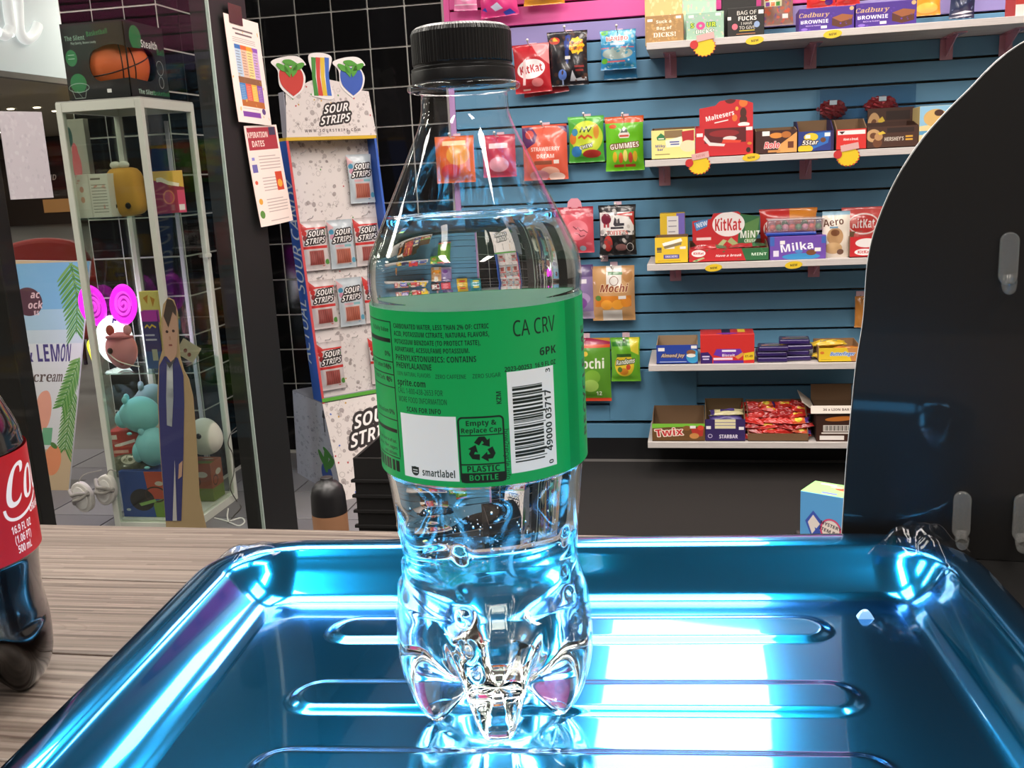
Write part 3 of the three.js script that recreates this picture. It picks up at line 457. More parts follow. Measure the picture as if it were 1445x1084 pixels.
  bag('candy_bag', 'rose pink pouch with round hang tab beside the bottle', [786, 292, 838, 357], A(96, 160, '#d4505e', [['r', '#b23345', 0, 0, 100, 16], ['e', '#e87f8c', 56, 50, 30, 22], ['l', '#5e1a26', 2, 46, 42, 54, 48, 58, 44, 66, 52, 74, 50, 84, 56], ['l', '#5e1a26', 2, 52, 56, 60, 58, 66, 64, 76, 62], ['e', '#9fb6c4', 70, 90, 9, 6], ['n', '#eba0aa', 14, 21, 4]]), { pouch: true, tab: M(0xe79aa8, 0.4), hook: false });
  bag('candy_bag', 'black, white and red toffees bag with dog emblem', [845, 289, 898, 360], A(160, 192, '#19181a', [['r', '#efece8', 2, 14, 94, 46], ['p', '#c8322e', 40, 18, 96, 14, 96, 42, 84, 24], ['p', '#efece8', 60, 20, 92, 17, 92, 22], ['e', '#7a2338', 20, 27, 14, 11], ['r', '#b8434a', 12, 36, 6, 8], ['r', '#b8434a', 22, 36, 6, 8], ['p', '#2b2730', 40, 38, 44, 24, 50, 30, 56, 26, 58, 36, 70, 36, 70, 41, 44, 42], ['r', '#2b2730', 32, 43, 36, 4], ['t', '#d33a2e', 'TOFFEES', 50, 55, 11, { f: 'serif' }], ['e', '#c43a34', 24, 76, 12, 16], ['n', '#5d5a5c', 30, 77, 4], ['n', '#c9c3bd', 14, 78, 4], ['e', '#8a5f5c', 60, 84, 16, 7], ['o', '#e6e2de', 84, 84, 9, 8, 2]]));
  bag('candy_bag', 'purple mochi pouch partly hidden by the bottle', [782, 374, 838, 450], A(96, 160, '#8d7aa8', [['r', '#5d4a7c', 0, 0, 100, 22], ['e', '#b49ac8', 66, 62, 26, 12], ['e', '#7a4a96', 60, 70, 24, 12], ['r', '#e9e4ea', 60, 26, 24, 8], ['r', '#a99ab5', 0, 86, 100, 14]]), { pouch: true });
  bag('candy_bag', 'tan and orange mochi pouch with fruit print', [836, 375, 896, 452], A(160, 192, '#c99a66', [['p', '#e9e4dc', 34, 0, 70, 0, 70, 30, 62, 40, 34, 40], ['r', '#3f7d44', 38, 11, 34, 5], ['o', '#7a4a3a', 52, 27, 10, 8, 2], ['t', '#8a3a22', 'Mochi', 52, 40, 19, { i: 1, st: '#e9cfa8', sw: 2 }], ['r', '#d98228', 6, 54, 86, 20], ['e', '#f0a338', 34, 70, 14, 9], ['e', '#f0a338', 60, 70, 14, 9], ['e', '#e58f2a', 80, 66, 12, 9], ['e', '#5d8a3a', 14, 58, 7, 5], ['r', '#f0ece6', 62, 54, 18, 6], ['r', '#d9d3cb', 24, 80, 46, 20], ['e', '#b8834a', 84, 18, 12, 12]]), { pouch: true });
  bag('candy_bag', 'green mochi pouch with white lettering and grape print', [792, 477, 862, 566], A(160, 192, '#5d9a2c', [['r', '#a82a52', 0, 0, 100, 10], ['r', '#d8502a', 0, 10, 100, 5], ['p', '#d39a3a', 60, 0, 100, 0, 100, 6], ['t', '#f5f5ec', 'Mochi', 56, 40, 21, { sx: 0.9 }], ['e', '#e9c84a', 50, 24, 6, 4], ['e', '#8fbf4a', 40, 66, 18, 12], ['e', '#7fb33c', 64, 60, 16, 11], ['e', '#a6cf62', 60, 74, 16, 10], ['e', '#77aa35', 30, 78, 15, 9], ['t', '#f2f2e8', '12', 76, 87, 9], ['r', '#d8482a', 0, 95, 100, 5]]), { pouch: true });
  bag('candy_bag', 'green foil bag of mixed gummies with yellow circle', [862, 476, 904, 538], A(128, 160, '#69b12c', [['p', '#e2d63a', 62, 0, 96, 0, 96, 40, 70, 30], ['p', '#2f7d2a', 4, 10, 60, 6, 56, 18, 4, 20], ['e', '#e7c934', 46, 62, 34, 26], ['t', '#f3f3e8', 'Randoms', 50, 54, 15, { i: 1, rot: -6, st: '#3a4a1c', sw: 4, sx: 0.8 }], ['e', '#d88a2c', 44, 76, 16, 8], ['e', '#c4452a', 60, 66, 8, 6], ['e', '#5a7d2c', 30, 72, 8, 6], ['r', '#2f5d24', 20, 36, 50, 7]]));
  bag('candy_bag', 'orange pouch seen through the neck of the clear bottle', [615, 192, 670, 258], A(96, 128, '#e0692c', [['e', '#f0a03a', 60, 40, 30, 22], ['e', '#d43a34', 40, 76, 26, 16], ['r', '#f6d9a8', 20, 10, 60, 10]]), { pouch: true });
  bag('candy_bag', 'red pouch seen through the shoulder of the clear bottle', [681, 190, 728, 250], A(96, 128, '#c5304e', [['e', '#eaa0b0', 50, 70, 30, 18], ['r', '#f0d0d4', 22, 20, 56, 12]]), { pouch: true });
  bag('candy_bag', 'teal pouch hanging behind the filled part of the bottle', [640, 320, 690, 390], A(96, 128, '#2c8f9c', [['e', '#e8d24a', 50, 56, 32, 20], ['r', '#f0f0e8', 20, 14, 60, 14]]), { pouch: true });
  bag('candy_bag', 'yellow pouch hanging behind the filled part of the bottle', [704, 318, 756, 392], A(96, 128, '#d9b02c', [['e', '#c2352a', 50, 60, 32, 20], ['r', '#3a2a1a', 20, 18, 60, 10]]), { pouch: true });
  for (const [x, y] of [[851, 365], [846, 372]].slice(0, 1)) hook(hit(x, y, 2, -3.98).x, hit(x, y, 2, -3.98).y);
  // bags hung just above or on the top shelf
  bag('candy_bag', 'clear gummy bag with red and green block letters', [1073, -34, 1120, 36], A(128, 160, '#8a6a5c', [['n', '#c9563a', 60, 44, 4], ['n', '#6a4a8a', 30, 45, 3], ['r', '#cfd0a8', 8, 40, 56, 22], ['r', '#c5362c', 12, 42, 12, 8], ['r', '#d8a02c', 26, 42, 12, 8], ['r', '#3f8a3a', 42, 42, 14, 8], ['r', '#7a4a9c', 14, 53, 12, 8], ['r', '#d8642c', 30, 53, 12, 8], ['r', '#3f8a3a', 46, 53, 12, 8], ['r', '#efece6', 66, 78, 18, 9]]), { z: -3.99, hook: false });
  bag('candy_bag', 'bright red candy bag standing behind the left brownie box', [1136, -36, 1178, 11], A(96, 96, '#d8322c', [['e', '#e9c23a', 60, 70, 22, 12], ['e', '#5a2a8a', 76, 86, 14, 10]]), { z: -3.97, hook: false, tilt: 3 });
  bag('candy_bag', 'plain red candy bag standing behind the right brownie box', [1180, -40, 1214, 8], M(0xd2352c, 0.35, 0, foil), { z: -3.97, hook: false });
  bag('candy_bag', 'yellow orange candy bag standing behind the right brownie box', [1288, -30, 1328, 22], A(96, 96, '#e59a2a', [['e', '#f0c052', 50, 80, 40, 14]]), { z: -3.97, hook: false });
  bag('candy_bag', 'navy candy bag with white swoosh hanging over the top shelf', [1342, -34, 1378, 26], A(96, 128, '#1d2746', [['p', '#dfe3ea', 4, 90, 60, 82, 96, 84, 50, 90], ['p', '#dfe3ea', 4, 98, 60, 91, 96, 92, 60, 96], ['n', '#8a93b0', 10, 51, 3]]), { z: -3.93, tilt: -2 });
}
// ------------------------------------------------------------ goods on the shelves
{
  const A = (w, h, bg, ops, gl = 0.5) => art(w, h, bg, ops, gl);
  const tagW = (x, y, w = 14, h = 10) => ['r', '#eeeae6', x, y, w, h];
  // topmost shelf: joke candy boxes, two deep
  const tan = A(160, 128, '#a9824f', [['n', '#c49b5e', 60, 61, 4], tagW(4, 12), tagW(80, 6), ['t', '#f2e6d2', 'Suck a', 48, 24, 17], ['t', '#f2e6d2', 'Bag of', 48, 48, 17], ['t', '#fbf3e4', 'DICKS!', 50, 74, 22, { f: 'serif' }]]);
  const tan2 = A(160, 160, '#dcb87a', [['n', '#ecd09a', 50, 64, 4], ['t', '#fbf3e4', 'Bag of', 50, 62, 13], ['t', '#fffaf0', 'DICKS!', 50, 84, 18, { f: 'serif', st: '#a9824f', sw: 2 }]]);
  shutBox('novelty_box', 'tan joke candy box at front of the topmost shelf end', [911, 21, 965, 61], 0, tan, M(0x9c7a4c, 0.6), 0.10);
  shutBox('novelty_box', 'pale gold joke candy box standing behind the tan one', [909, -36, 963, 22], 0, tan2, M(0xcaa869, 0.6), 0.08, SHELF_Z - 0.125);
  const teal = A(160, 128, '#9cc0a8', [['n', '#c9b4c4', 40, 71, 3], ['n', '#d8d49a', 30, 72, 3], tagW(6, 8), tagW(78, 6), ['t', '#c8d63c', 'S', 16, 48, 24, { st: '#3c6a2c', sw: 4 }], ['e', '#d84a8c', 38, 50, 12, 15], ['e', '#9cc0a8', 38, 50, 4, 5], ['t', '#c8d63c', 'UR', 66, 48, 24, { st: '#3c6a2c', sw: 4 }], ['t', '#fbf8ee', 'DICKS!', 50, 73, 18, { f: 'serif', st: '#5c7a66', sw: 3 }]]);
  const teal2 = A(128, 128, '#a8c8b0', [['n', '#d8a8b8', 40, 74, 4], ['n', '#e0dc9c', 30, 75, 3]]);
  shutBox('novelty_box', 'mint green joke candy box with pink ring letter', [968, 17, 1022, 59], 0, teal, M(0x8fb09a, 0.6), 0.10);
  shutBox('novelty_box', 'plain mint patterned box standing behind the mint one', [962, -40, 1011, 18], 0, teal2, M(0x9cbba5, 0.6), 0.08, SHELF_Z - 0.125);
  const blk = A(160, 128, '#17140f', [tagW(0, 30, 10, 12), tagW(84, 12, 14, 14), ['t', '#ece6dc', 'BAG OF', 52, 19, 20, { b: false }], ['t', '#f6f0e6', 'FUCKS', 54, 39, 21], ['t', '#ece6dc', 'I HAVE', 52, 57, 13, { b: false }], ['t', '#ece6dc', 'TO GIVE', 54, 71, 15, { b: false }], ['e', '#e06a7a', 20, 66, 8, 11], ['e', '#8fa6cc', 80, 62, 8, 11], ['r', '#d8c23a', 32, 80, 42, 3], ['r', '#b0704a', 24, 91, 52, 3]]);
  const blk2 = A(160, 128, '#15120e', [['t', '#f6f0e6', 'FUCKS', 50, 66, 20], ['t', '#ece6dc', 'I HAVE TO GIVE', 50, 86, 11, { b: false }]]);
  shutBox('novelty_box', 'black joke candy box with pink and blue hands', [1026, 10, 1079, 55], 0, blk, M(0x1b1813, 0.6), 0.10);
  shutBox('novelty_box', 'black joke candy box standing behind its look-alike', [1018, -42, 1068, 12], 0, blk2, M(0x1b1813, 0.6), 0.08, SHELF_Z - 0.125);
  const brown = A(224, 112, '#4a2a8c', [['t', '#d9b27a', 'Cadbury', 27, 30, 26, { i: 1, f: 'serif' }], ['t', '#f3eef8', 'BROWNIE', 28, 60, 22], ['t', '#cdb8e8', 'RICH & FUDGY', 26, 78, 8], ['p', '#5a2c18', 60, 50, 76, 68, 96, 56, 96, 84, 76, 94, 60, 82], ['p', '#9c5a32', 60, 48, 78, 34, 98, 42, 96, 58, 76, 68], ['n', '#5f35a8', 16, 81, 4], ['e', '#8a6ac8', 10, 92, 6, 6], tagW(40, 80, 11, 12), ['e', '#d9b27a', 95, 12, 4, 9]]);
  shutBox('cake_box', 'purple brownie box beside the black joke boxes', [1127, 10, 1206, 47], 0, brown, M(0x3f2379, 0.5), 0.12);
  shutBox('cake_box', 'purple brownie box nearest the orange bag', [1207, 2, 1294, 42], 0, brown, M(0x3f2379, 0.5), 0.12);
  shutBox('candy_box', 'red and white box at the far end of topmost shelf', [1433, -20, 1480, 27], 0, A(96, 96, '#b5362e', [['r', '#e6dcd4', 0, 60, 100, 40]]), M(0x9c2f28, 0.6), 0.12);
  // second shelf
  openBox('candy_box', 'pale yellow milky bar carton next to the red header box', [919, 183, 981, 224], 180, 1, A(192, 128, '#eede8c', [['p', '#2f7d4a', 12, 24, 22, 10, 34, 24, 32, 34, 14, 34], ['r', '#f3eed2', 16, 27, 13, 4], ['t', '#3a3f8c', 'Milky', 20, 54, 13], ['t', '#3a3f8c', 'bar', 20, 66, 13], ['r', '#8a6f4a', 30, 2, 42, 26], ['p', '#efe9d2', 32, 36, 70, 24, 70, 58, 34, 60], ['r', '#3f4f9c', 42, 40, 22, 4], ['r', '#3f4f9c', 44, 48, 20, 4], ['p', '#b52c30', 70, 8, 98, 4, 98, 40, 72, 44], ['e', '#efd9b0', 84, 58, 18, 20], ['r', '#6a5a3a', 8, 82, 34, 2.4]]), M(0xd9c878, 0.6), { cat: 'box' });
  {
    const r = openBox('candy_box', 'red malt ball carton with tall lettered header', [981, 179, 1063, 219], 176, 1, A(192, 128, '#c2242a', [['r', '#5a1418', 16, 4, 72, 50], ['p', '#dcd6d2', 16, 24, 26, 50, 52, 58, 50, 66, 24, 62, 14, 40], ['e', '#8c1f22', 50, 22, 26, 12], ['e', '#d9d2cc', 60, 40, 12, 8], ['p', '#d9432c', 48, 42, 80, 48, 78, 56, 46, 54], ['e', '#3a1a12', 92, 82, 4, 9], tagW(2, 18, 11, 12), tagW(88, 4, 11, 12), ['e', '#c9862c', 94, 60, 4, 5]]), M(0xb52229, 0.5), { inner: M(0xb52229, 0.6) });
    const h = art(192, 96, '#c2242a', [['e', '#5a1c18', 58, 4, 10, 12], ['e', '#d9702c', 82, 16, 8, 14], ['e', '#d9702c', 66, 66, 5, 12], ['e', '#e2a23a', 70, 34, 3, 7], ['t', '#f3eeea', 'Maltesers', 38, 56, 23, { rot: -10 }], ['p', '#f3eeea', 28, 78, 54, 70, 54, 74, 28, 82], ['e', '#4a2014', 82, 50, 6, 18], ['e', '#4a2014', 82, 74, 7, 16], ['e', '#efe9e4', 83, 90, 11, 8]], 0.5);
    const s = span(987, 138, 1063, 179, r.z), wl = s.w, hh = s.yt - s.yb, hg = slab([[-wl / 2, 0], [wl / 2, 0], [wl / 2, hh * 0.82], [wl * 0.36, hh * 0.92], [wl * 0.08, hh], [-wl * 0.12, hh * 0.94], [-wl * 0.2, hh * 0.8], [-wl / 2, hh * 0.72]], 0.003), uv = hg.attributes.uv, ps = hg.attributes.position;
    for (let i = 0; i < uv.count; i++) uv.setXY(i, ps.getX(i) / wl + 0.5, ps.getY(i) / hh);
    put('header_card', hg, [h, M(0xb52229, 0.5)], r.t, [s.x - r.t.position.x, s.yb - r.t.position.y - 0.004, -0.02]);
  }
  openBox('candy_box', 'brown and gold caramel carton with red lettering', [1066, 184, 1125, 216], 180, 1, A(192, 96, '#3f1d18', [['p', '#e0a05a', 50, 100, 60, 60, 100, 10, 100, 100], ['t', '#d83a44', 'Rolo', 40, 62, 36, { i: 1, st: '#f3d9d4', sw: 5 }], ['e', '#d98a3a', 50, 22, 16, 12], ['e', '#b56a2c', 74, 20, 12, 14], ['r', '#6a341c', 78, 50, 14, 28], ['r', '#c58a4a', 30, 84, 30, 10], tagW(16, 2, 18, 20)]), M(0x3a1c17, 0.55));
  openBox('candy_box', 'blue and yellow five star carton of wrapped bars', [1126, 185, 1177, 213], 170, 1, A(160, 96, '#24347c', [['p', '#2f6ab8', 40, 10, 90, 4, 84, 60, 36, 90], ['e', '#e6c32c', 36, 28, 20, 20], ['e', '#e6c32c', 20, 84, 22, 20], ['t', '#f6f0e0', '5Star', 34, 54, 30, { i: 1, st: '#2a1a2a', sw: 8 }], ['e', '#6a3f24', 70, 44, 8, 12], tagW(20, 16, 14, 18), tagW(74, 10, 16, 18), ['r', '#2c2250', 92, 0, 8, 100]]), M(0x2c2250, 0.55), { sideIn: M(0x2c2250, 0.6) });
  openBox('candy_box', 'red wafer carton with open brown cardboard back', [1180, 182, 1224, 208], 168, 1, A(160, 96, '#cf2e28', [['r', '#efe9e4', 4, 6, 90, 20], ['p', '#3a1a14', 8, 10, 28, 10, 18, 24], ['t', '#f6ece6', 'Have a break,', 48, 48, 17, { i: 1, sx: 0.75 }], ['t', '#f6ece6', 'have a KitKat', 48, 80, 17, { i: 1, sx: 0.75 }]]), M(0xbb2a25, 0.55));
  const her = A(224, 96, '#46291c', [['e', '#c49a6a', 14, 40, 14, 30], ['e', '#6a3f24', 14, 40, 7, 14], ['e', '#6a3f24', 22, 74, 9, 22], ['e', '#b98a5a', 24, 46, 8, 18], ['t', '#d9cfc2', "HERSHEY'S", 54, 60, 24, { sx: 0.72 }], ['r', '#e0a83a', 76, 46, 14, 8], ['r', '#e0a83a', 76, 60, 14, 8], ['r', '#2a1710', 40, 8, 52, 22], ['p', '#d9b83a', 22, 30, 32, 20, 38, 32, 26, 38]]);
  const hb = openBox('candy_box', 'brown cookie bar carton, lower of the brown pair', [1222, 178, 1296, 205], 172, 1, her, M(0x40251a, 0.55), { inner: M(0x40251a, 0.6) });
  shutBox('candy_box', 'brown cookie bar carton standing behind the lower one', [1224, 152, 1290, 178], 1, her, M(0x40251a, 0.55), 0.010, SHELF_Z - 0.2035);
  shutBox('candy_box', 'yellow and blue cookie box beside the black board', [1297, 149, 1345, 197], 1, A(128, 128, '#e9d39a', [['p', '#8fc0dc', 0, 0, 100, 0, 100, 40, 0, 50], ['e', '#d9b06a', 48, 30, 36, 22], ['e', '#4a2a1c', 58, 18, 14, 8], ['r', '#5a9cc4', 0, 62, 100, 10], ['e', '#efe6d2', 26, 80, 18, 14]]), M(0xc9b278, 0.55), 0.12);
  // clear tub on the second shelf back row with two red foil sweets
  { const s = span(1156, 121, 1290, 166, -3.95), t = thing('clear_tub', 'clear plastic box above the wafer cartons holding red sweets', 'tub', [s.x, s.yb, -3.98]); const h = s.yt - s.yb, sheetM = M(0xeef4f8, 0.05, 0, { transmission: 1, thickness: 0, ior: 1.45 });
    put('tub_front', box(s.w, h, 0.001), sheetM, t, [0, h / 2, 0.055]); put('tub_back', box(s.w, h, 0.001), sheetM, t, [0, h / 2, -0.055]); put('tub_base', box(s.w, 0.002, 0.11), sheetM, t, [0, 0.001, 0]); for (const e of [-1, 1]) put('tub_side', box(0.001, h, 0.11), sheetM, t, [e * s.w / 2, h / 2, 0]);
    const support = solo('acrylic_riser', 'clear acrylic riser under the tub of red sweets', 'riser', rbox(s.w * 0.96, s.yb - S(1) - 0.0012, 0.1, 0.003, 1), sheetM, [s.x, (s.yb + S(1)) / 2, -3.98]);
    const blob = new THREE.IcosahedronGeometry(1, 5), p = blob.attributes.position; for (let i = 0; i < p.count; i++) { const x = p.getX(i), y = p.getY(i), z = p.getZ(i), k = 1 + 0.13 * Math.sin(x * 9 + y * 4) * Math.cos(z * 8 - y * 5) + 0.07 * Math.sin(y * 17 + x * 13); p.setXYZ(i, x * k, y * k, z * k); } blob.computeVertexNormals();
    for (const [x, y, w, hh, l, m] of [[1174, 149, 0.052, 0.034, 'crumpled dark red foil sweet at the left in clear tub', 0xa8262a], [1243, 146, 0.058, 0.036, 'crumpled red foil sweet with white price sticker in clear tub', 0xb42c30]]) { const q = hit(x, y, 2, -3.98), g = thing('foil_sweet', l, 'sweet', [q.x, s.yb + hh + 0.003, -3.98]); const bm = put('foil_wrap', blob, M(m, 0.25, 0.4, { clearcoat: 1 }), g); bm.scale.set(w, hh, 0.035); put('price_sticker', box(0.026, 0.016, 0.001), WHITE, g, [0, hh * 0.7, 0.036]); } }
  // third shelf
  openBox('candy_box', 'yellow peanut bar carton, lower of two', [924, 335, 971, 374], 340, 2, A(128, 112, '#e8c22e', [['r', '#f3efe4', 30, 18, 30, 26], ['p', '#f8f4ea', 22, 22, 80, 4, 84, 16, 26, 34], ['p', '#8a7a5a', 26, 34, 82, 18, 80, 30, 30, 44], ['r', '#56519c', 26, 66, 48, 16], ['t', '#e9e2f4', 'SNICKERS', 50, 74, 11, { sx: 0.85 }], ['r', '#5a5248', 6, 38, 14, 12], ['r', '#5a5248', 6, 52, 14, 5], ['r', '#c9a020', 8, 88, 70, 4], tagW(76, 36, 18, 10)]), M(0xd9b42a, 0.55), { d: 0.15 });
  shutBox('candy_box', 'yellow peanut bar carton stacked up behind the lower one', [931, 301, 967, 337], 2, A(128, 112, '#e8c22e', [['r', '#7a6ac0', 66, 0, 34, 60], ['r', '#ece8e4', 28, 6, 46, 62], ['l', '#8a8490', 2, 34, 16, 66, 16], ['l', '#8a8490', 2, 34, 28, 66, 28], ['l', '#8a8490', 2, 34, 40, 60, 40], ['p', '#b5341f', 14, 76, 26, 64, 98, 64, 98, 80], ['p', '#3a1812', 14, 78, 98, 80, 90, 100, 24, 100]]), M(0xd9b42a, 0.55), 0.08, SHELF_Z - 0.17);
  { const r = openBox('candy_box', 'red and green mint wafer tray with tall lettered header', [972, 351, 1085, 372], 338, 2, A(256, 64, '#c4262b', [['p', '#2f6b3f', 66, 0, 100, 0, 100, 100, 72, 100], ['e', '#f3ecea', 12, 30, 9, 28], ['t', '#c4262b', 'KitKat', 12, 30, 26, { sx: 0.7 }], ['p', '#b8c48a', 4, 88, 18, 60, 20, 70, 8, 98], ['t', '#f6ecea', 'Have a break', 50, 52, 26, { i: 1, sx: 0.8 }], ['t', '#dcebd8', 'MINT', 88, 48, 30], ['n', '#3f7d4a', 10, 92, 8]]), M(0xb52428, 0.5), { d: 0.2 });
    const h = art(256, 128, '#c4262b', [['p', '#2f6b3f', 72, 0, 100, 8, 100, 100, 66, 100], ['p', '#5c8a4a', 78, 30, 100, 16, 96, 60, 80, 90], ['e', '#f3ecea', 54, 30, 24, 30], ['t', '#c4262b', 'KitKat', 53, 31, 40, { sx: 0.68 }], ['p', '#4f86c4', 2, 24, 24, 12, 22, 34, 6, 44], ['t', '#eaf2fa', 'NEW', 14, 28, 15, { rot: -12 }], ['r', '#f0d8d4', 6, 60, 22, 7], ['t', '#f0f4ea', 'MiNT', 86, 56, 24], ['t', '#e0ecd8', 'CRUSH', 86, 72, 11], ['p', '#b8c48a', 30, 92, 46, 66, 52, 70, 36, 98], ['p', '#a8b67c', 58, 62, 70, 80, 66, 88, 52, 72]], 0.5);
    const s = span(977, 299, 1072, 346, r.z - 0.12), w = s.w, hh = s.yt - s.yb + 0.03, hg = slab([[-w * 0.34, 0], [w * 0.36, 0], [w * 0.5, hh * 0.5], [w * 0.5, hh * 0.86], [w * 0.24, hh * 0.93], [w * 0.18, hh], [-w * 0.18, hh * 0.97], [-w * 0.22, hh * 0.84], [-w * 0.5, hh * 0.8], [-w * 0.5, hh * 0.32]], 0.003), uv = hg.attributes.uv, ps = hg.attributes.position;
    for (let i = 0; i < uv.count; i++) uv.setXY(i, ps.getX(i) / w + 0.5, ps.getY(i) / hh);
    put('header_card', hg, [h, M(0xb52428, 0.5)], r.t, [s.x - r.t.position.x, s.yb - r.t.position.y - 0.03, -0.125]);
    const bar = pillowGeo(0.145, 0.045, 0.016, { sd: 3 }), bm = [art(128, 48, '#b8262b', [['t', '#f3ecea', 'KitKat', 40, 50, 50, { sx: 0.8 }], ['r', '#2f6b3f', 72, 0, 28, 100]], 0.3, foil), art(128, 48, '#a82228', [['r', '#2f6b3f', 60, 0, 40, 100]], 0.3, foil)];
    for (let i = 0; i < 6; i++) solo('wafer_bar', i % 2 ? 'red and green wafer bar without lettering in the mint tray' : 'red and green wafer bar with white lettering in the mint tray', 'chocolate bar', bar, bm[i % 2], [r.s.x - 0.075 + (i % 2) * 0.15, r.yb + 0.012 + Math.floor(i / 2) * 0.017, r.z - 0.05 - (i % 3) * 0.035], [-Math.PI / 2 + 0.1, 0, 0.05 * (i - 3)], 'bars in the mint wafer tray'); }
  shutBox('candy_box', 'purple milk chocolate carton with white lettering', [1086, 333, 1166, 369], 2, A(224, 112, '#6f4aa8', [['t', '#f6f2fa', 'Milka', 48, 46, 46, { rot: -7 }], ['e', '#3a8fc8', 56, 88, 34, 14], ['e', '#7a4a2c', 74, 72, 9, 12], ['e', '#4f86c8', 52, 66, 7, 8], ['r', '#e4dcee', 6, 60, 10, 26], tagW(18, 18, 9, 16), tagW(80, 52, 11, 16), ['r', '#3b64b4', 0, 0, 8, 40], ['r', '#3b64b4', 92, 4, 8, 30]]), M(0x5f3f96, 0.5), 0.13);
  solo('chocolate_bar', 'flat deep blue wrapped bar on top of the purple carton', 'chocolate bar', (() => { const s = span(1080, 327, 1151, 333, SHELF_Z - 0.05); return rbox(s.w, 0.012, 0.09, 0.004, 2); })(), M(0x1f3f9c, 0.3, 0, foil), (() => { const s = span(1080, 327, 1151, 333, SHELF_Z - 0.05), q = hit(1126, 333, 2, SHELF_Z - 0.012); return [s.x, q.y + 0.0075, SHELF_Z - 0.065]; })());
  { const s = span(1083, 313, 1160, 330, SHELF_Z - 0.08), q = hit(1126, 333, 2, SHELF_Z - 0.012), h = 0.04, y = q.y + 0.0155, t = thing('sweet_tub', 'clear plastic tub of pink and green sweets on the blue bar', 'tub', [s.x, y, SHELF_Z - 0.075]);
    put('tub_shell', rbox(s.w, h, 0.08, 0.006, 2), M(0xf2e6ea, 0.15, 0, { transmission: 0.85, thickness: 0, ior: 1.45 }), t, [0, h / 2, 0]); seed = 17; const sg = new THREE.SphereGeometry(0.012, 8, 6), cols = [M(0xd86a5c, 0.5), M(0x4f9c6a, 0.5), M(0xd8a0b0, 0.5)]; for (let i = 0; i < 15; i++) put('sweet', sg, cols[i % 3], t, [(-0.42 + (i % 8) * 0.12) * s.w, 0.014 + (i > 7 ? 0.012 : 0), 0.02 - 0.03 * (i > 7 ? 1 : 0)]); put('lid', rbox(s.w + 0.006, 0.006, 0.086, 0.003, 2), M(0xf2eef0, 0.2, 0, { transmission: 0.7, thickness: 0 }), t, [0, h + 0.003, 0]); }
  bag('chocolate_bag', 'red and orange wafer bag standing behind the purple carton', [1071, 294, 1153, 352], art(160, 112, '#c4302c', [['r', '#d9862c', 52, 0, 48, 100], ['e', '#f0dcd8', 27, 48, 22, 26], ['t', '#c4302c', 'KitKat', 27, 48, 30, { sx: 0.65 }], ['s', '#8a4a1c', 72, 46, 16, 10, 0.6], ['e', '#e9b04a', 88, 40, 8, 8]], 0.34, foil), { z: -3.93, hook: false });
  bag('chocolate_bag', 'cream aerated chocolate pouch beside the purple carton', [1160, 298, 1199, 366], art(96, 160, '#e6dacb', [['t', '#5a3222', 'Aero', 40, 22, 20, { rot: -6 }], ['r', '#8fb4c8', 0, 0, 100, 8], ['e', '#b98f62', 46, 52, 30, 18], ['e', '#7a4a2c', 46, 44, 16, 7], ['e', '#cfa878', 40, 76, 32, 12], ['e', '#6a4028', 66, 84, 12, 6], ['r', '#6a8fa8', 26, 31, 30, 4]], 0.4, foil), { z: SHELF_Z - 0.05, hook: false, pouch: true });
  bag('chocolate_bag', 'salmon red wafer bag behind the cream pouch', [1187, 292, 1250, 350], art(128, 112, '#d05450', [['e', '#f0dcd8', 48, 40, 36, 26], ['e', '#c0302c', 48, 40, 33, 22], ['t', '#f3ecea', 'KitKat', 48, 40, 30, { sx: 0.7 }], ['n', '#dc7a74', 10, 95, 8]], 0.34, foil), { z: -3.94, hook: false });
  openBox('candy_box', 'small red wafer carton at the board edge of third shelf', [1199, 334, 1246, 366], 326, 2, art(128, 112, '#c4262b', [['e', '#ece4e0', 50, 30, 34, 22], ['e', '#f3ecea', 44, 74, 30, 16], ['t', '#c4262b', 'KitKat', 44, 74, 20, { sx: 0.8 }], ['e', '#8fc0dc', 84, 78, 12, 14]]), M(0xb52428, 0.5));
  // fourth shelf
  openBox('candy_box', 'deep blue coconut almond bar carton, nearly empty', [926, 487, 985, 517], 473, 3, A(192, 96, '#23409c', [['e', '#3b9cc8', 88, 60, 16, 36], ['t', '#d9c8b4', 'Almond Joy', 40, 56, 24, { i: 1, sx: 0.85, st: '#5a3a2c', sw: 5 }], ['e', '#8a5a3c', 84, 40, 11, 14], ['e', '#efe9e0', 84, 56, 11, 10], tagW(4, 14, 16, 18), tagW(84, 4, 14, 16), ['l', '#c9d2ea', 3, 8, 88, 72, 88]]), M(0x1f3a90, 0.5), { inner: M(0x9c8468, 0.9) });
  { const r = shutBox('biscuit_pack', 'red and purple biscuit multipack with yellow price corner', [988, 472, 1065, 515], 3, A(224, 128, '#cf322f', [['p', '#3b2568', 0, 62, 14, 60, 22, 78, 22, 100, 0, 100], ['r', '#d8cbea', 3, 73, 14, 5], ['r', '#d8cbea', 4, 82, 12, 5], ['p', '#6a35a8', 30, 50, 74, 50, 80, 70, 40, 78, 24, 70], ['r', '#f3ecf6', 40, 53, 26, 7], ['t', '#f6ece6', 'Biscuit', 52, 72, 13], ['p', '#e9c62e', 80, 66, 100, 60, 100, 88, 80, 90], ['t', '#5a2a1a', '£1.49', 90, 76, 11, { sx: 0.9 }], ['p', '#e09a4a', 64, 78, 78, 62, 82, 70, 70, 86], ['r', '#5a2c94', 24, 90, 56, 10], ['r', '#f0d8e8', 24, 80, 36, 8]], 0.35), A(160, 128, '#c9302d', [['r', '#2a1c3a', 40, 0, 16, 100], ['r', '#e9c62e', 70, 0, 14, 60], ['e', '#8a2fa8', 50, 80, 20, 12]], 0.35), 0.12); }
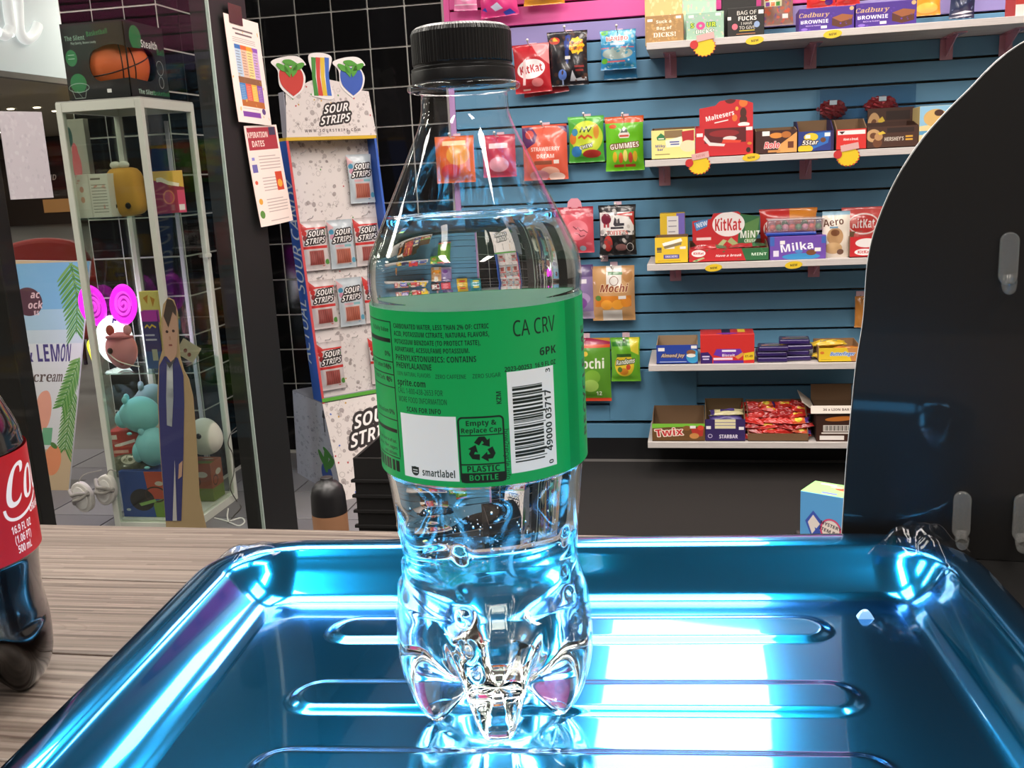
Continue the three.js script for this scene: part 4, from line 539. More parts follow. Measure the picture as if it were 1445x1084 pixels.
  { const pk = rbox(0.112, 0.02, 0.085, 0.007, 3), top = art(128, 96, '#2a1c4a', [['p', '#b8b4c8', 20, 30, 90, 14, 92, 26, 24, 42], ['p', '#e0c23a', 10, 66, 96, 56, 96, 64, 10, 74], ['r', '#d8485c', 10, 54, 24, 12]], 0.3, foil), sd = M(0x2e1a5c, 0.3, 0, foil);
    const pm = [sd, sd, top, sd, sd, sd];
    [[1068, 512, 3, 'left'], [1101, 511, 4, 'right']].forEach(([x, y, n, w]) => { const q = hit(x + 22, y, 2, SHELF_Z - 0.03); for (let i = 0; i < n; i++) solo('chocolate_packet', (i === n - 1 ? 'topmost purple chocolate packet of ' : 'purple chocolate packet lying under others in ') + (w === 'left' ? 'the stack next to biscuit pack' : 'the stack next to yellow carton'), 'chocolate packet', pk, pm, [q.x + 0.004 * Math.sin(i * 4), S(3) + 0.0105 + i * 0.0205, SHELF_Z - 0.06 - 0.006 * (i % 2) - (w === 'right' ? 0.02 : 0)], [0, 0.07 * Math.sin(i * 3 + x), 0], w === 'left' ? 'lower stack of purple packets' : 'taller stack of purple packets'); }); }
  { const r = openBox('candy_box', 'yellow peanut butter bar carton with blue lettering', [1155, 491, 1216, 513], 477, 3, A(192, 80, '#e9c52c', [['p', '#c9884a', 66, 0, 100, 0, 100, 100, 78, 100], ['t', '#2c56b4', 'Butterfinger', 56, 42, 32, { i: 1, sx: 0.72, st: '#cfe0f4', sw: 6 }], ['l', '#b08f1c', 2, 6, 80, 30, 84], ['e', '#d8742a', 8, 34, 5, 10]]), M(0xd9b428, 0.5), { inner: M(0x9c7650, 0.9) });
    const bar = pillowGeo(0.13, 0.04, 0.022, { sd: 8 }), bms = [art(96, 40, '#e6bf2c', [['t', '#3a5cb4', 'Butterfinger', 50, 50, 34, { sx: 0.6 }]], 0.3, foil), M(0xc4732c, 0.3, 0, foil)];
    for (let i = 0; i < 5; i++) solo('candy_bar', i % 2 ? 'plain orange wrapped bar lying in the yellow carton' : 'yellow wrapped bar with blue letters lying in the yellow carton', 'candy bar', bar, bms[i % 2], [r.s.x - 0.03 + (i % 2) * 0.06, r.yb + 0.016 + Math.floor(i / 2) * 0.019, r.z - 0.055 - (i % 3) * 0.04], [-Math.PI / 2 + 0.15, 0, 0.06 * (i - 2)], 'bars in the yellow carton'); }
  // lowest shelf
  openBox('candy_box', 'brown and green twin biscuit bar carton with red lettering', [920, 598, 995, 625], 572, 4, A(224, 96, '#6a4a26', [['p', '#7cc23c', 0, 0, 100, 0, 100, 16, 30, 20, 0, 26], ['t', '#c8242a', 'Twix', 32, 50, 56, { rot: -5, st: '#f3e2d2', sw: 9 }], ['e', '#8a5a2c', 66, 26, 8, 14], ['p', '#b8342a', 74, 30, 98, 20, 96, 70, 78, 80], ['e', '#c98a4a', 80, 70, 9, 16], tagW(72, 12, 11, 16), ['e', '#d8482a', 92, 24, 6, 14]]), M(0x5f4222, 0.55), { inner: CARD, d: 0.2 });
  { const r = openBox('candy_box', 'purple star bar carton with white lettering', [995, 592, 1052, 623], 562, 4, A(192, 112, '#34245c', [['t', '#ece6f2', 'STARBAR', 58, 78, 24, { sx: 0.78 }], ['o', '#d8d0e6', 12, 76, 5, 8, 3], tagW(2, 30, 12, 14), tagW(84, 34, 13, 14), ['r', '#e6ddb0', 24, 0, 52, 42], ['l', '#7a6a9c', 3, 24, 14, 76, 14], ['l', '#7a6a9c', 3, 24, 28, 76, 28]]), M(0x2e2052, 0.55), { inner: M(0x6a5438, 0.9), notch: 0 });
    const bar = pillowGeo(0.13, 0.042, 0.02, { sd: 12 }), bms = [art(96, 40, '#d9cf9c', [['r', '#4a3a7c', 30, 30, 44, 36], ['r', '#4a3a7c', 0, 0, 12, 100]], 0.3, foil), M(0x55478c, 0.3, 0, foil)];
    for (let i = 0; i < 5; i++) solo('candy_bar', i % 2 ? 'plain purple wrapped bar lying in the purple carton' : 'cream wrapped bar with purple print lying in the purple carton', 'candy bar', bar, bms[i % 2 ? 1 : 0], [r.s.x + 0.004 * (i - 2), r.yb + 0.016 + i * 0.0185, r.z - 0.05 - i * 0.012], [-Math.PI / 2 + 0.25, 0, 0.03 * (i - 2)], 'bars in the purple carton'); }
  { const z = SHELF_Z - 0.012, r = openBox('candy_box', 'cardboard tray heaped with red wrapped candy bars', [1055, 612, 1141, 627], 563, 4, M(0x6f5236, 0.8), M(0x6f5236, 0.8), { d: 0.2 });
    const bar = pillowGeo(0.075, 0.028, 0.016, { sd: 21 }), bms = [art(96, 40, '#cf2f24', [['r', '#f0c43a', 26, 30, 48, 38]], 0.28, foil), M(0xc92a22, 0.28, 0, foil), M(0xa8201e, 0.28, 0, foil), art(96, 40, '#d8562a', [['e', '#e9d23a', 50, 50, 20, 36], ['r', '#4a2a7c', 82, 0, 18, 100]], 0.28, foil)];
    seed = 77; for (let i = 0; i < 64; i++) { const row = Math.floor(i / 16), c = i % 16; { const k = Math.floor(rnd() * 3.99) % 4; solo('candy_bar', ['red wrapped bar with yellow patch heaped in the cardboard tray', 'plain bright red wrapped bar heaped in the cardboard tray', 'plain dark red wrapped bar heaped in the cardboard tray', 'orange wrapped bar with yellow oval heaped in the cardboard tray'][k], 'candy bar', bar, bms[k], [r.s.x + (-0.39 + (c % 4) * 0.26 + (rnd() - 0.5) * 0.12) * r.w, r.yb + 0.014 + row * 0.0195 + Math.floor(c / 4) * 0.0115, r.z - 0.03 - Math.floor(c / 4) * 0.042], [-Math.PI / 2 + 0.45 + (rnd() - 0.5) * 0.5, (rnd() - 0.5) * 0.4, (rnd() - 0.5) * 0.7], 'red bars in the cardboard tray'); } } }
  { const z = SHELF_Z - 0.012, s = span(1152, 582, 1212, 628, z), yb = S(4) + 0.0006, h = s.yt - yb, d = 0.2, t = thing('shipping_carton', 'dark brown chocolate bar shipping carton with barcode and folded-open flaps', 'carton', [s.x, yb, z]);
    const fr = A(160, 160, '#3a1d12', [['e', '#c9742a', 56, 22, 36, 8, -0.1], ['r', '#e9e2da', 16, 44, 70, 22], ...Array.from({ length: 22 }, (_, i) => ['r', '#241812', 18 + i * 3, 46, (i * 7 % 3) * 0.6 + 0.8, 17]), ['r', '#e9e2da', 12, 69, 74, 5], ['r', '#efe9e2', 8, 80, 58, 15]]), side = M(0x3a1d12, 0.7), flapM = A(192, 48, '#dcd2c6', [['t', '#3a2418', '36 x LION BAR 50g', 60, 50, 40, { sx: 0.8 }]]);
    put('front_panel', box(s.w, h, 0.003), six(fr, side), t, [0, h / 2, -0.0015]); put('back_panel', box(s.w, h, 0.003), CARD, t, [0, h / 2, -d]); for (const e of [-1, 1]) put('side_panel', box(0.003, h, d - 0.004), side, t, [e * (s.w / 2 - 0.0015), h / 2, -d / 2]); put('base', box(s.w - 0.006, 0.003, d - 0.004), CARD, t, [0, 0.0015, -d / 2]);
    put('flap', box(s.w + 0.02, 0.03, 0.003), six(flapM, M(0xcabfb2, 0.7)), t, [-0.012, h + 0.012, 0.006], [-0.35, 0, 0]); put('flap', box(0.003, 0.06, d), M(0xb8ada0, 0.7), t, [-s.w / 2 - 0.028, h + 0.022, -d / 2], [0, 0, 0.9]); put('flap', box(s.w, 0.065, 0.003), CARD, t, [0, h + 0.03, -d - 0.004], [-0.15, 0, 0]); put('contents', box(s.w - 0.01, 0.01, d - 0.01), M(0x5a3018, 0.5), t, [0, h - 0.025, -d / 2]); }
  bag('candy_bag', 'orange bag peeking out beside the black board', [1206, 418, 1228, 462], M(0xd08a3a, 0.4, 0, foil), { z: -3.97 });
  // shelf talkers: starbursts and yellow ovals stuck on shelf edges
  const star = (() => { const pts = []; for (let i = 0; i < 36; i++) { const a = i * Math.PI / 18, r = i % 2 ? 0.047 : 0.054; pts.push([r * Math.cos(a), r * Math.sin(a) * 0.86]); } return slab(pts, 0.001); })(), oval = (() => { const g = new THREE.CylinderGeometry(1, 1, 0.001, 40); g.rotateX(Math.PI / 2); g.scale(0.031, 0.0135, 1); return g; })();
  const ovalM = art(96, 48, '#e2bf25', [['t', '#3a3210', 'NEW', 50, 50, 42, { sx: 0.9 }]], 0.5); { const u = oval.attributes.uv, p = oval.attributes.position; for (let i = 0; i < u.count; i++) u.setXY(i, p.getX(i) / 0.062 + 0.5, p.getY(i) / 0.027 + 0.5); }
  const ban = art(96, 40, '#d8a8a4', [['t', '#b56a6a', 'NEW', 50, 50, 60, { b: false }]], 0.5);
  [[992, 66, 'topmost'], [985, 233, 'second'], [1195, 221, 'second']].forEach(([x, y, n], i) => { const q = hit(x, y, 2, SHELF_Z + 0.003), t = thing('shelf_talker', ['yellow starburst card under the mint joke box', 'yellow starburst card under the pale yellow carton', 'yellow starburst card under the red wafer carton'][i], 'price card', [q.x, q.y, SHELF_Z + 0.003]); put('burst', star, M(0xe4c21f, 0.5), t, [0.006, 0, 0], [0, 0, 0.1 * i]); t.scale.set(0.72, 0.72, 1); put('burst_rim', star, M(0xc8452c, 0.5), t, [0.006, 0, -0.0012]).scale.set(1.07, 1.07, 1); put('red_blob', new THREE.CylinderGeometry(0.02, 0.02, 0.001, 24), M(0xc32b2b, 0.5), t, [-0.043, 0.012, 0.0022], [Math.PI / 2, 0, 0]); put('banner', box(0.085, 0.03, 0.001), six(i === 1 ? ban : M(0xd8a8a4, 0.6), M(0xd8a8a4, 0.6)), t, [0.012, 0.045, 0.0025], [0, 0, 0.16]); });
  [[1065, 57, 'below the black joke box'], [1175, 48, 'below the first brownie box'], [1060, 222, 'below the malt ball carton'], [1007, 378, 'below the mint wafer tray'], [1120, 374, 'below the purple chocolate carton']].forEach(([x, y, w]) => { const q = hit(x, y, 2, SHELF_Z + 0.002); solo('new_sticker', 'yellow oval NEW sticker on shelf edge ' + w, 'sticker', oval, ovalM, [q.x, q.y, SHELF_Z + 0.0012], [0, 0, 0.08]); });
}

// ------------------------------------------------------------ cardboard candy stand with hanging packets
{
  const A0 = hit(485, 709, 1, 0), ang = 43.8 * D2R, W = 0.375;
  const t = thing('cardboard_stand', 'white doodle-printed cardboard candy stand with blue and red sides', 'display stand', [A0.x, 0, A0.z], ang);
  t.updateMatrixWorld(true);
  const doodle = (w, h, sd, col, extra) => { // little outline drawings
    const [c, g] = painter(w, h); g.fillStyle = '#dfd6d2'; g.fillRect(0, 0, w, h); seed = sd;
    for (let i = 0; i < w * h / 420; i++) { const x = rnd() * w, y = rnd() * h, r = 3 + rnd() * 6; g.strokeStyle = g.fillStyle = `rgba(128,116,114,${0.25 + rnd() * 0.4})`; g.lineWidth = 1.3; g.beginPath(); const k = rnd(); if (k < 0.35) g.ellipse(x, y, r, r * (0.6 + rnd() * 0.7), rnd() * 3, 0, 7); else if (k < 0.6) { g.moveTo(x, y); g.quadraticCurveTo(x + r, y - r * 2, x + r * 1.6, y + r); } else if (k < 0.8) { g.moveTo(x - r, y); g.lineTo(x, y + r); g.lineTo(x + r, y - r); } else { g.ellipse(x, y, r * 0.7, r * 0.7, 0, 0, 7); g.fill(); continue; } g.stroke(); if (k < 0.2) g.fill(); }
    for (let i = 0; i < 22; i++) { g.fillStyle = col[i % col.length]; const x = rnd() * w, y = rnd() * h; g.beginPath(); g.ellipse(x, y, 2.6, 3.2, rnd() * 3, 0, 7); g.fill(); }
    if (extra) extra(g, w, h); return sheet(c, 0.6);
  };
  const logo = (g, x, y, s, rot = -0.08) => { g.save(); g.translate(x, y); g.rotate(rot); g.transform(1, 0, -0.2, 1, 0, 0); g.textAlign = 'center'; g.lineJoin = 'round'; g.font = `bold italic ${s}px sans-serif`; for (const [w, tx, ty] of [['SOUR', 0, 0], ['STRIPS', -s * 0.1, s * 0.92]]) { g.strokeStyle = '#241a1a'; g.lineWidth = s * 0.34; g.strokeText(w, tx, ty); } for (const [w, tx, ty] of [['SOUR', 0, 0], ['STRIPS', -s * 0.1, s * 0.92]]) { g.fillStyle = '#f4efec'; g.fillText(w, tx, ty); } g.restore(); };
  const sideM = M(0x8f8f9c, 0.7), blue = M(0x2f5cb8, 0.55), red = M(0xcf4a4c, 0.6), yellow = M(0xd9b02c, 0.55), green = M(0x5aa83a, 0.55);
  const sidePrint = doodle(256, 384, 41, ['#6a6a78', '#3f3f4a'], (g, w, h) => { g.globalAlpha = 0.55; g.fillStyle = '#8088a8'; g.fillRect(0, 0, w, h); g.globalAlpha = 1; g.strokeStyle = g.fillStyle = '#26262c'; g.lineWidth = 5; g.beginPath(); g.moveTo(190, 120); g.lineTo(190, 30); g.stroke(); g.beginPath(); g.moveTo(182, 60); g.lineTo(190, 24); g.lineTo(198, 60); g.fill(); g.fillStyle = '#2d4a94'; g.beginPath(); g.ellipse(180, 300, 30, 46, 0, 0, 7); g.fill(); g.fillStyle = '#3f7d34'; for (const [x, y, r] of [[160, 240, -0.5], [184, 226, 0.1], [206, 246, 0.6], [176, 262, -0.1], [198, 210, -0.9]]) { g.beginPath(); g.ellipse(x, y, 12, 34, r, 0, 7); g.fill(); } });
  const basePrint = doodle(320, 320, 43, ['#3c5cb8', '#c2923a', '#b5353a'], (g, w, h) => { logo(g, 165, 92, 58, -0.12); g.fillStyle = '#3f8a34'; g.beginPath(); g.ellipse(292, 250, 36, 60, 0.1, 0, 7); g.fill(); g.fillStyle = '#d8742a'; g.beginPath(); g.ellipse(304, 262, 24, 34, 0, 0, 7); g.fill(); });
  // base: deep wedge standing on the floor; local x to the right, z to the front
  const yb = 0.372, nf = -0.1245;
  const cheek = (pts, name, mat, x, th = 0.003) => { const g = slab(pts.map(([n, y]) => [-n, y]), th); const uv = g.attributes.uv, ps = g.attributes.position; const ys = pts.map((p) => p[1]), xs = pts.map((p) => -p[0]); const x0 = Math.min(...xs), x1 = Math.max(...xs), y0 = Math.min(...ys), y1 = Math.max(...ys); for (let i = 0; i < uv.count; i++) uv.setXY(i, 1 - (ps.getX(i) - x0) / (x1 - x0), (ps.getY(i) - y0) / (y1 - y0)); return put(name, g, mat, t, [x, 0, 0], [0, Math.PI / 2, 0]); };
  cheek([[-0.003, 0], [-0.48, 0], [-0.442, yb], [nf - 0.003, yb]], 'base_side', [sidePrint, sideM], 0);
  cheek([[-0.003, 0], [-0.48, 0], [-0.442, yb], [nf - 0.003, yb]], 'base_side', sideM, W - 0.003);
  const bl = Math.hypot(nf, yb), tilt = Math.atan2(-nf, yb);
  put('base_front', box(W, bl, 0.004), six(basePrint, sideM), t, [W / 2, yb / 2, nf / 2 - 0.003], [-tilt, 0, 0]);
  put('base_top', box(W, 0.004, 0.31), sideM, t, [W / 2, yb + 0.0025, nf - 0.16]);
  // upper tray leaning back: front edge from (nf, yb) to (nt, yt)
  const yt = 1.375, nt = -0.2425, dep = 0.085, slope = (nt - nf) / (yt - yb);
  const N = (y) => nf + (y - yb) * slope, at = Math.atan2(nf - nt, yt - yb), len = Math.hypot(yt - yb, nt - nf);
  const trayPts = [[N(yb) - 0.002, yb + 0.005], [N(yb) - dep, yb + 0.005], [N(yt) - dep, yt], [N(yt) - 0.002, yt]];
  const words = art(64, 512, '#2f5cb8', [['t', '#dfe6f2', 'ACTUAL SOUR CANDY', 46, 50, 7.2, { rot: -90, i: 1, b: false }]], 0.55);
  cheek(trayPts, 'tray_side', [words, blue], -0.001); cheek(trayPts, 'tray_side', blue, W - 0.002);
  put('red_edge', box(0.009, len, 0.004), red, t, [0.0045, (yb + yt) / 2, (nf + nt) / 2], [-at, 0, 0]); put('blue_edge', box(0.009, len, 0.004), blue, t, [W - 0.0045, (yb + yt) / 2, (nf + nt) / 2], [-at, 0, 0]);
  const backPrint = doodle(384, 1024, 47, ['#b5353a', '#b5353a', '#3f8a34', '#c2923a']);
  const bn = (y) => N(y) - dep + 0.004;
  put('back_panel', box(W - 0.006, len, 0.003), six(backPrint, sideM), t, [W / 2, (yb + yt) / 2 + 0.004, (bn(yb) + bn(yt)) / 2], [-at, 0, 0]);
  put('tray_top', box(W, 0.012, dep), yellow, t, [W / 2, yt + 0.006, nt - dep / 2 + 0.002]);
  put('green_lip', box(W, 0.014, 0.006), green, t, [W / 2, yb + 0.012, nf - 0.001], [-at, 0, 0]);
  // header board with three cut-out fruit shapes
  const yh = 1.562, headPrint = doodle(384, 192, 53, ['#3f8a34', '#c2923a', '#b5353a'], (g, w, h) => { logo(g, 215, 108, 40, -0.1); g.fillStyle = '#4a3f3f'; g.font = 'bold 15px sans-serif'; g.textAlign = 'center'; g.fillText('W W W . S O U R S T R I P S . C O M', 196, 176); });
  const hh = yh - yt - 0.012, headShape = [[0, 0], [W, 0], [W - 0.016, hh * 0.96], [W * 0.76, hh + 0.004], [W * 0.66, hh + 0.028], [W * 0.42, hh + 0.045], [W * 0.3, hh + 0.03], [W * 0.14, hh], [0.016, hh * 0.98]];
  const hg = slab(headShape, 0.004), huv = hg.attributes.uv, hps = hg.attributes.position; for (let i = 0; i < huv.count; i++) huv.setXY(i, hps.getX(i) / W, hps.getY(i) / (hh + 0.03));
  const head = put('header_board', hg, [headPrint, sideM], t, [0.004, yt + 0.0125, nt - 0.006], [-0.05, 0, 0]);
  put('header_side', box(0.004, hh * 0.95, 0.05), M(0x9a99a4, 0.7), t, [0.012, yt + 0.0125 + hh * 0.48, nt - 0.036]);
  const blobShape = (pts) => new THREE.ExtrudeGeometry(new THREE.Shape(new THREE.SplineCurve(pts.map((p) => new THREE.Vector2(p[0], p[1]))).getPoints(60)), { depth: 0.002, bevelEnabled: false });
  const fruit = (x, y, body, kind) => { const f = new THREE.Group(); f.name = 'cutout_fruit'; f.position.set(x, y, 0.0045); f.scale.set(1.34, 1.16, 1); head.add(f);
    const outl = kind === 'strip' ? [[-0.034, -0.062], [0.030, -0.07], [0.022, 0], [0.036, 0.066], [-0.030, 0.07], [-0.026, 0], [-0.034, -0.062]] : [[0, -0.058], [0.032, -0.03], [0.044, 0.01], [0.034, 0.044], [0.05, 0.05], [0.03, 0.074], [-0.01, 0.074], [-0.052, 0.058], [-0.036, 0.03], [-0.034, -0.02], [0, -0.058]];
    put('white_rim', blobShape(outl), M(0xefe9e6, 0.7), f); 
    if (kind === 'strip') { [0x3f8a34, 0xcf3f34, 0xe2bd34, 0x3c6ac4].forEach((c, i) => { const a = -0.026 + i * 0.0135; put('stripe', slab([[a - 0.002, -0.06], [a + 0.0115, -0.061], [a + 0.0085, 0], [a + 0.0145, 0.061], [a + 0.001, 0.062], [a - 0.002, 0]], 0.001), M(c, 0.6), f, [0, 0, 0.002]); }); }
    else { put('fruit_body', blobShape([[0.002, -0.05], [0.027, -0.028], [0.037, 0.008], [0.026, 0.036], [-0.026, 0.036], [-0.03, -0.012], [0.002, -0.05]]), M(body, 0.6), f, [0, 0, 0.0021]); for (const [lx, ly, r] of [[-0.024, 0.04, 0.9], [-0.008, 0.034, 0.2], [0.012, 0.034, -0.3], [0.028, 0.044, -1.0], [-0.002, 0.056, 1.4]]) { const g = blobShape([[0, -0.026], [0.009, -0.006], [0.006, 0.012], [0, 0.018], [-0.006, 0.012], [-0.009, -0.006], [0, -0.026]]); put('leaf', g, M(0x4f9a30, 0.6), f, [lx, ly, 0.0043], [0, 0, r]); } } };
  const lx = (px, py) => { const p = hitPlane(px, py, t.localToWorld(V(0, 1.55, nt)), V(0, 0, 1).applyQuaternion(t.quaternion)); const l = t.worldToLocal(p); return [l.x - 0.004, l.y - yt - 0.0125]; };
  fruit(...lx(412, 113), 0xc5362c, 'berry'); fruit(...lx(455, 108), 0, 'strip'); fruit(...lx(497, 113), 0x3457b0, 'berry');
  // pegs and packets
  const bp = t.localToWorld(V(W / 2, (yb + yt) / 2 + 0.004, (bn(yb) + bn(yt)) / 2 + 0.022)), bnorm = V(0, Math.sin(at), Math.cos(at)).applyQuaternion(t.quaternion);
  const pegG = tube([[0, 0, -0.020], [0, 0.002, 0.028], [0, 0.008, 0.036]], 0.0018, 12, 6);
  const pegs = [[427, 216], [470, 214], [507, 213], [437, 309], [478, 307], [514, 304], [450, 392], [489, 389], [524, 386], [462, 480], [500, 476], [533, 472]];
  const place = (o, px, py, up = 0) => { const p = hitPlane(px, py, bp, bnorm); o.position.copy(p); o.rotation.order = 'YXZ'; o.rotation.set(-at + up, ang, 0); };
  pegs.forEach(([x, y]) => { const h = new THREE.Group(); h.name = 'peg'; const p = t.worldToLocal(hitPlane(x, y, bp, bnorm)); h.position.copy(p); h.rotation.set(-at, 0, 0); t.add(h); put('peg_rod', pegG, M(0xd9d5d2, 0.4), h); });
  const pack = (a, b, win) => { const [c, g] = painter(160, 256); g.fillStyle = a === 'red' ? '#cfc4c2' : '#bcc6cc'; g.fillRect(0, 0, 160, 256); const m = a === 'red' ? ['#c9322f', '#8f2226', '#4f8a3a'] : ['#3f8fb0', '#c98aa0', '#5aa0b8']; g.fillStyle = m[0]; if (a === 'red') { g.fillRect(0, 34, 160, 9); g.beginPath(); g.moveTo(0, 0); g.lineTo(44, 42); g.lineTo(0, 54); g.fill(); g.fillRect(0, 130, 160, 14); } else { g.fillStyle = '#d8a8ac'; g.beginPath(); g.moveTo(0, 6); g.lineTo(36, 40); g.lineTo(0, 58); g.fill(); g.fillRect(30, 132, 60, 12); g.fillStyle = '#7fb0b4'; g.fillRect(92, 132, 46, 12); } for (const [x, y, r, k] of [[18, 62, 14, 0], [140, 66, 12, 2], [20, 88, 14, 1], [140, 104, 13, 1], [148, 216, 14, 2], [122, 226, 12, 0]]) { g.fillStyle = m[k]; g.beginPath(); g.arc(x, y, r, 0, 7); g.fill(); } logo(g, 88, 80, 40, -0.06); g.fillStyle = '#c9b8b4'; g.fillRect(30, 148, 104, 86); g.fillStyle = win; g.fillRect(36, 154, 92, 74); g.strokeStyle = 'rgba(60,20,20,0.4)'; g.lineWidth = 3; for (let i = 0; i < 6; i++) { g.beginPath(); g.moveTo(42 + i * 14, 160); g.quadraticCurveTo(50 + i * 10, 190, 40 + i * 16, 224); g.stroke(); } return sheet(c, 0.35, foil); };
  const redM = pack('red', 0, '#9a4a44'), bluM = pack('blue', 0, '#b0604c'), pg = pillowGeo(0.108, 0.192, 0.022, { sd: 4 });
  const packs = [[505, 222, 0, 'blue wrapped candy strip packet alone on the top row'], [440, 316, 1, 'red wrapped candy strip packet at left of second row'], [478, 314, 0, 'blue candy strip packet between two red ones on second row'], [514, 311, 1, 'red candy strip packet at right of second row, beside the bottle'], [452, 399, 1, 'red candy strip packet at left of third row'], [491, 396, 0, 'blue candy strip packet in the middle of third row'], [527, 392, 1, 'red candy strip packet mostly behind the bottle, third row'], [463, 486, 1, 'red candy strip packet at left of the bottom row'], [535, 478, 1, 'red candy strip packet mostly behind the bottle, bottom row']];
  for (const [x, y, k, label] of packs) { const o = thing('candy_packet', label, 'candy packet', [0, 0, 0], 0, undefined); place(o, x, y, 0.05); put('packet_body', pg, k ? redM : bluM, o, [0, -0.085, 0.004]); }
}
// ------------------------------------------------------------ flask and bin beyond the counter
{
  const q = hit(463, 740, 2, -1.6), r = (hit(487, 715, 2, -1.6).x - hit(440, 715, 2, -1.6).x) / 2, top = hit(462, 673, 2, -1.6).y, fb = top - 0.235;
  const sc = r / 0.036, t = thing('drink_flask', 'tan flask with rounded black lid beyond the counter', 'flask', [q.x + 0.005, fb, -1.6]);
  const seamY = hit(463, 723, 2, -1.6).y - fb, tp = top - fb, lh = tp - seamY;
  put('flask_body', lathe([[0, 0], [r * 0.94, 0], [r, 0.01], [r, seamY]], 48), M(0x946a4c, 0.55), t);
  put('flask_lid', lathe([[r * 1.0, seamY], [r * 1.01, seamY + 0.002], [r * 0.97, seamY + lh * 0.5], [r * 0.86, seamY + lh * 0.72], [r * 0.6, seamY + lh * 0.85], [r * 0.36, seamY + lh * 0.88], [r * 0.36, seamY + lh * 0.985], [r * 0.3, tp], [0, tp]], 48), M(0x161517, 0.38), t);
  solo('low_bench', 'low dark bench behind the counter carrying the flask', 'bench', rbox(0.34, fb - 0.002, 0.3, 0.004, 1), M(0x1b1917, 0.7), [q.x + 0.005, fb / 2, -1.6]);
  const b = hit(523, 625, 2, -2.1), bt = thing('waste_bin', 'black ribbed bin between the candy stand and the bottle', 'bin', [b.x + 0.15, 0, -2.1]);
  const bh = b.y - 0.006, bw = 0.30, bd = 0.24, bm = M(0x0d0b0b, 0.55);
  put('bin_wall', box(bw, bh, 0.006), bm, bt, [0, bh / 2 + 0.006, bd / 2]); put('bin_wall', box(bw, bh, 0.006), bm, bt, [0, bh / 2 + 0.006, -bd / 2]); put('bin_wall', box(0.006, bh, bd - 0.007), bm, bt, [-bw / 2 + 0.003, bh / 2 + 0.006, 0]); put('bin_wall', box(0.006, bh, bd - 0.007), bm, bt, [bw / 2 - 0.003, bh / 2 + 0.006, 0]); put('bin_base', box(bw, 0.006, bd), bm, bt, [0, 0.003, 0]);
  const rg = box(0.012, 0.006, bd + 0.014), rf = box(bw + 0.014, 0.006, 0.010); for (let i = 0; i < 16; i++) { const y = 0.05 + i * (bh - 0.06) / 16; put('rib', rg, bm, bt, [-bw / 2 + 0.002, y, 0]); put('rib', rf, bm, bt, [0, y, bd / 2 + 0.004]); }
  // small game candy box on a pedestal behind the counter
  const m = hit(1179, 700, 2, -1.55), side = 0.062, mt = thing('mystery_box', 'small blue, green and red mystery item candy box by the black board', 'box', [m.x + 0.0, 0, -1.62], -0.5);
  const ty = hit(1160, 690, 2, -1.62).y, bot = ty - 0.09; mt.position.y = bot;
  const L = art(128, 160, '#5aa0d8', [['p', '#3c55b0', 12, 56, 30, 34, 52, 54, 46, 66, 34, 96, 24, 96, 26, 84], ['p', '#e6dcd4', 18, 58, 30, 42, 46, 58, 28, 80], ['p', '#e6dcd4', 40, 80, 100, 96, 100, 100, 40, 100], ['p', '#3c55b0', 34, 66, 50, 72, 40, 84], ['o', '#d8446a', 70, 66, 22, 20, 5], ['e', '#e9dcd2', 70, 66, 20, 18], ['t', '#241c24', 'MYSTERY', 70, 58, 9, { rot: 14 }], ['t', '#241c24', 'ITEM BOX', 70, 70, 9, { rot: 14 }]]);
  const U = art(128, 128, '#8fd67a', [['e', '#d8462c', 78, 40, 18, 12], ['e', '#e9d2a0', 60, 30, 14, 8], ['r', '#efe9e2', 20, 14, 36, 8], ['r', '#6a62d0', 44, 80, 34, 10]]);
  put('carton', rbox(0.075, 0.09, 0.062, 0.0015, 1), [M(0xd83f62, 0.5), L, U, CARD, L, CARD], mt, [0, 0.045, 0]);
  put('carton_edge', box(0.0905, 0.001, 0.0755), M(0x7cc86a, 0.5), mt, [0, 0.0905, 0]).visible = true;
  mt.remove(mt.children[1]);
  solo('pedestal', 'black pedestal under the mystery candy box', 'pedestal', rbox(0.1, bot - 0.014, 0.1, 0.004, 1), M(0x141211, 0.6), [m.x, (bot - 0.014) / 2 + 0.0128, -1.62]);
}

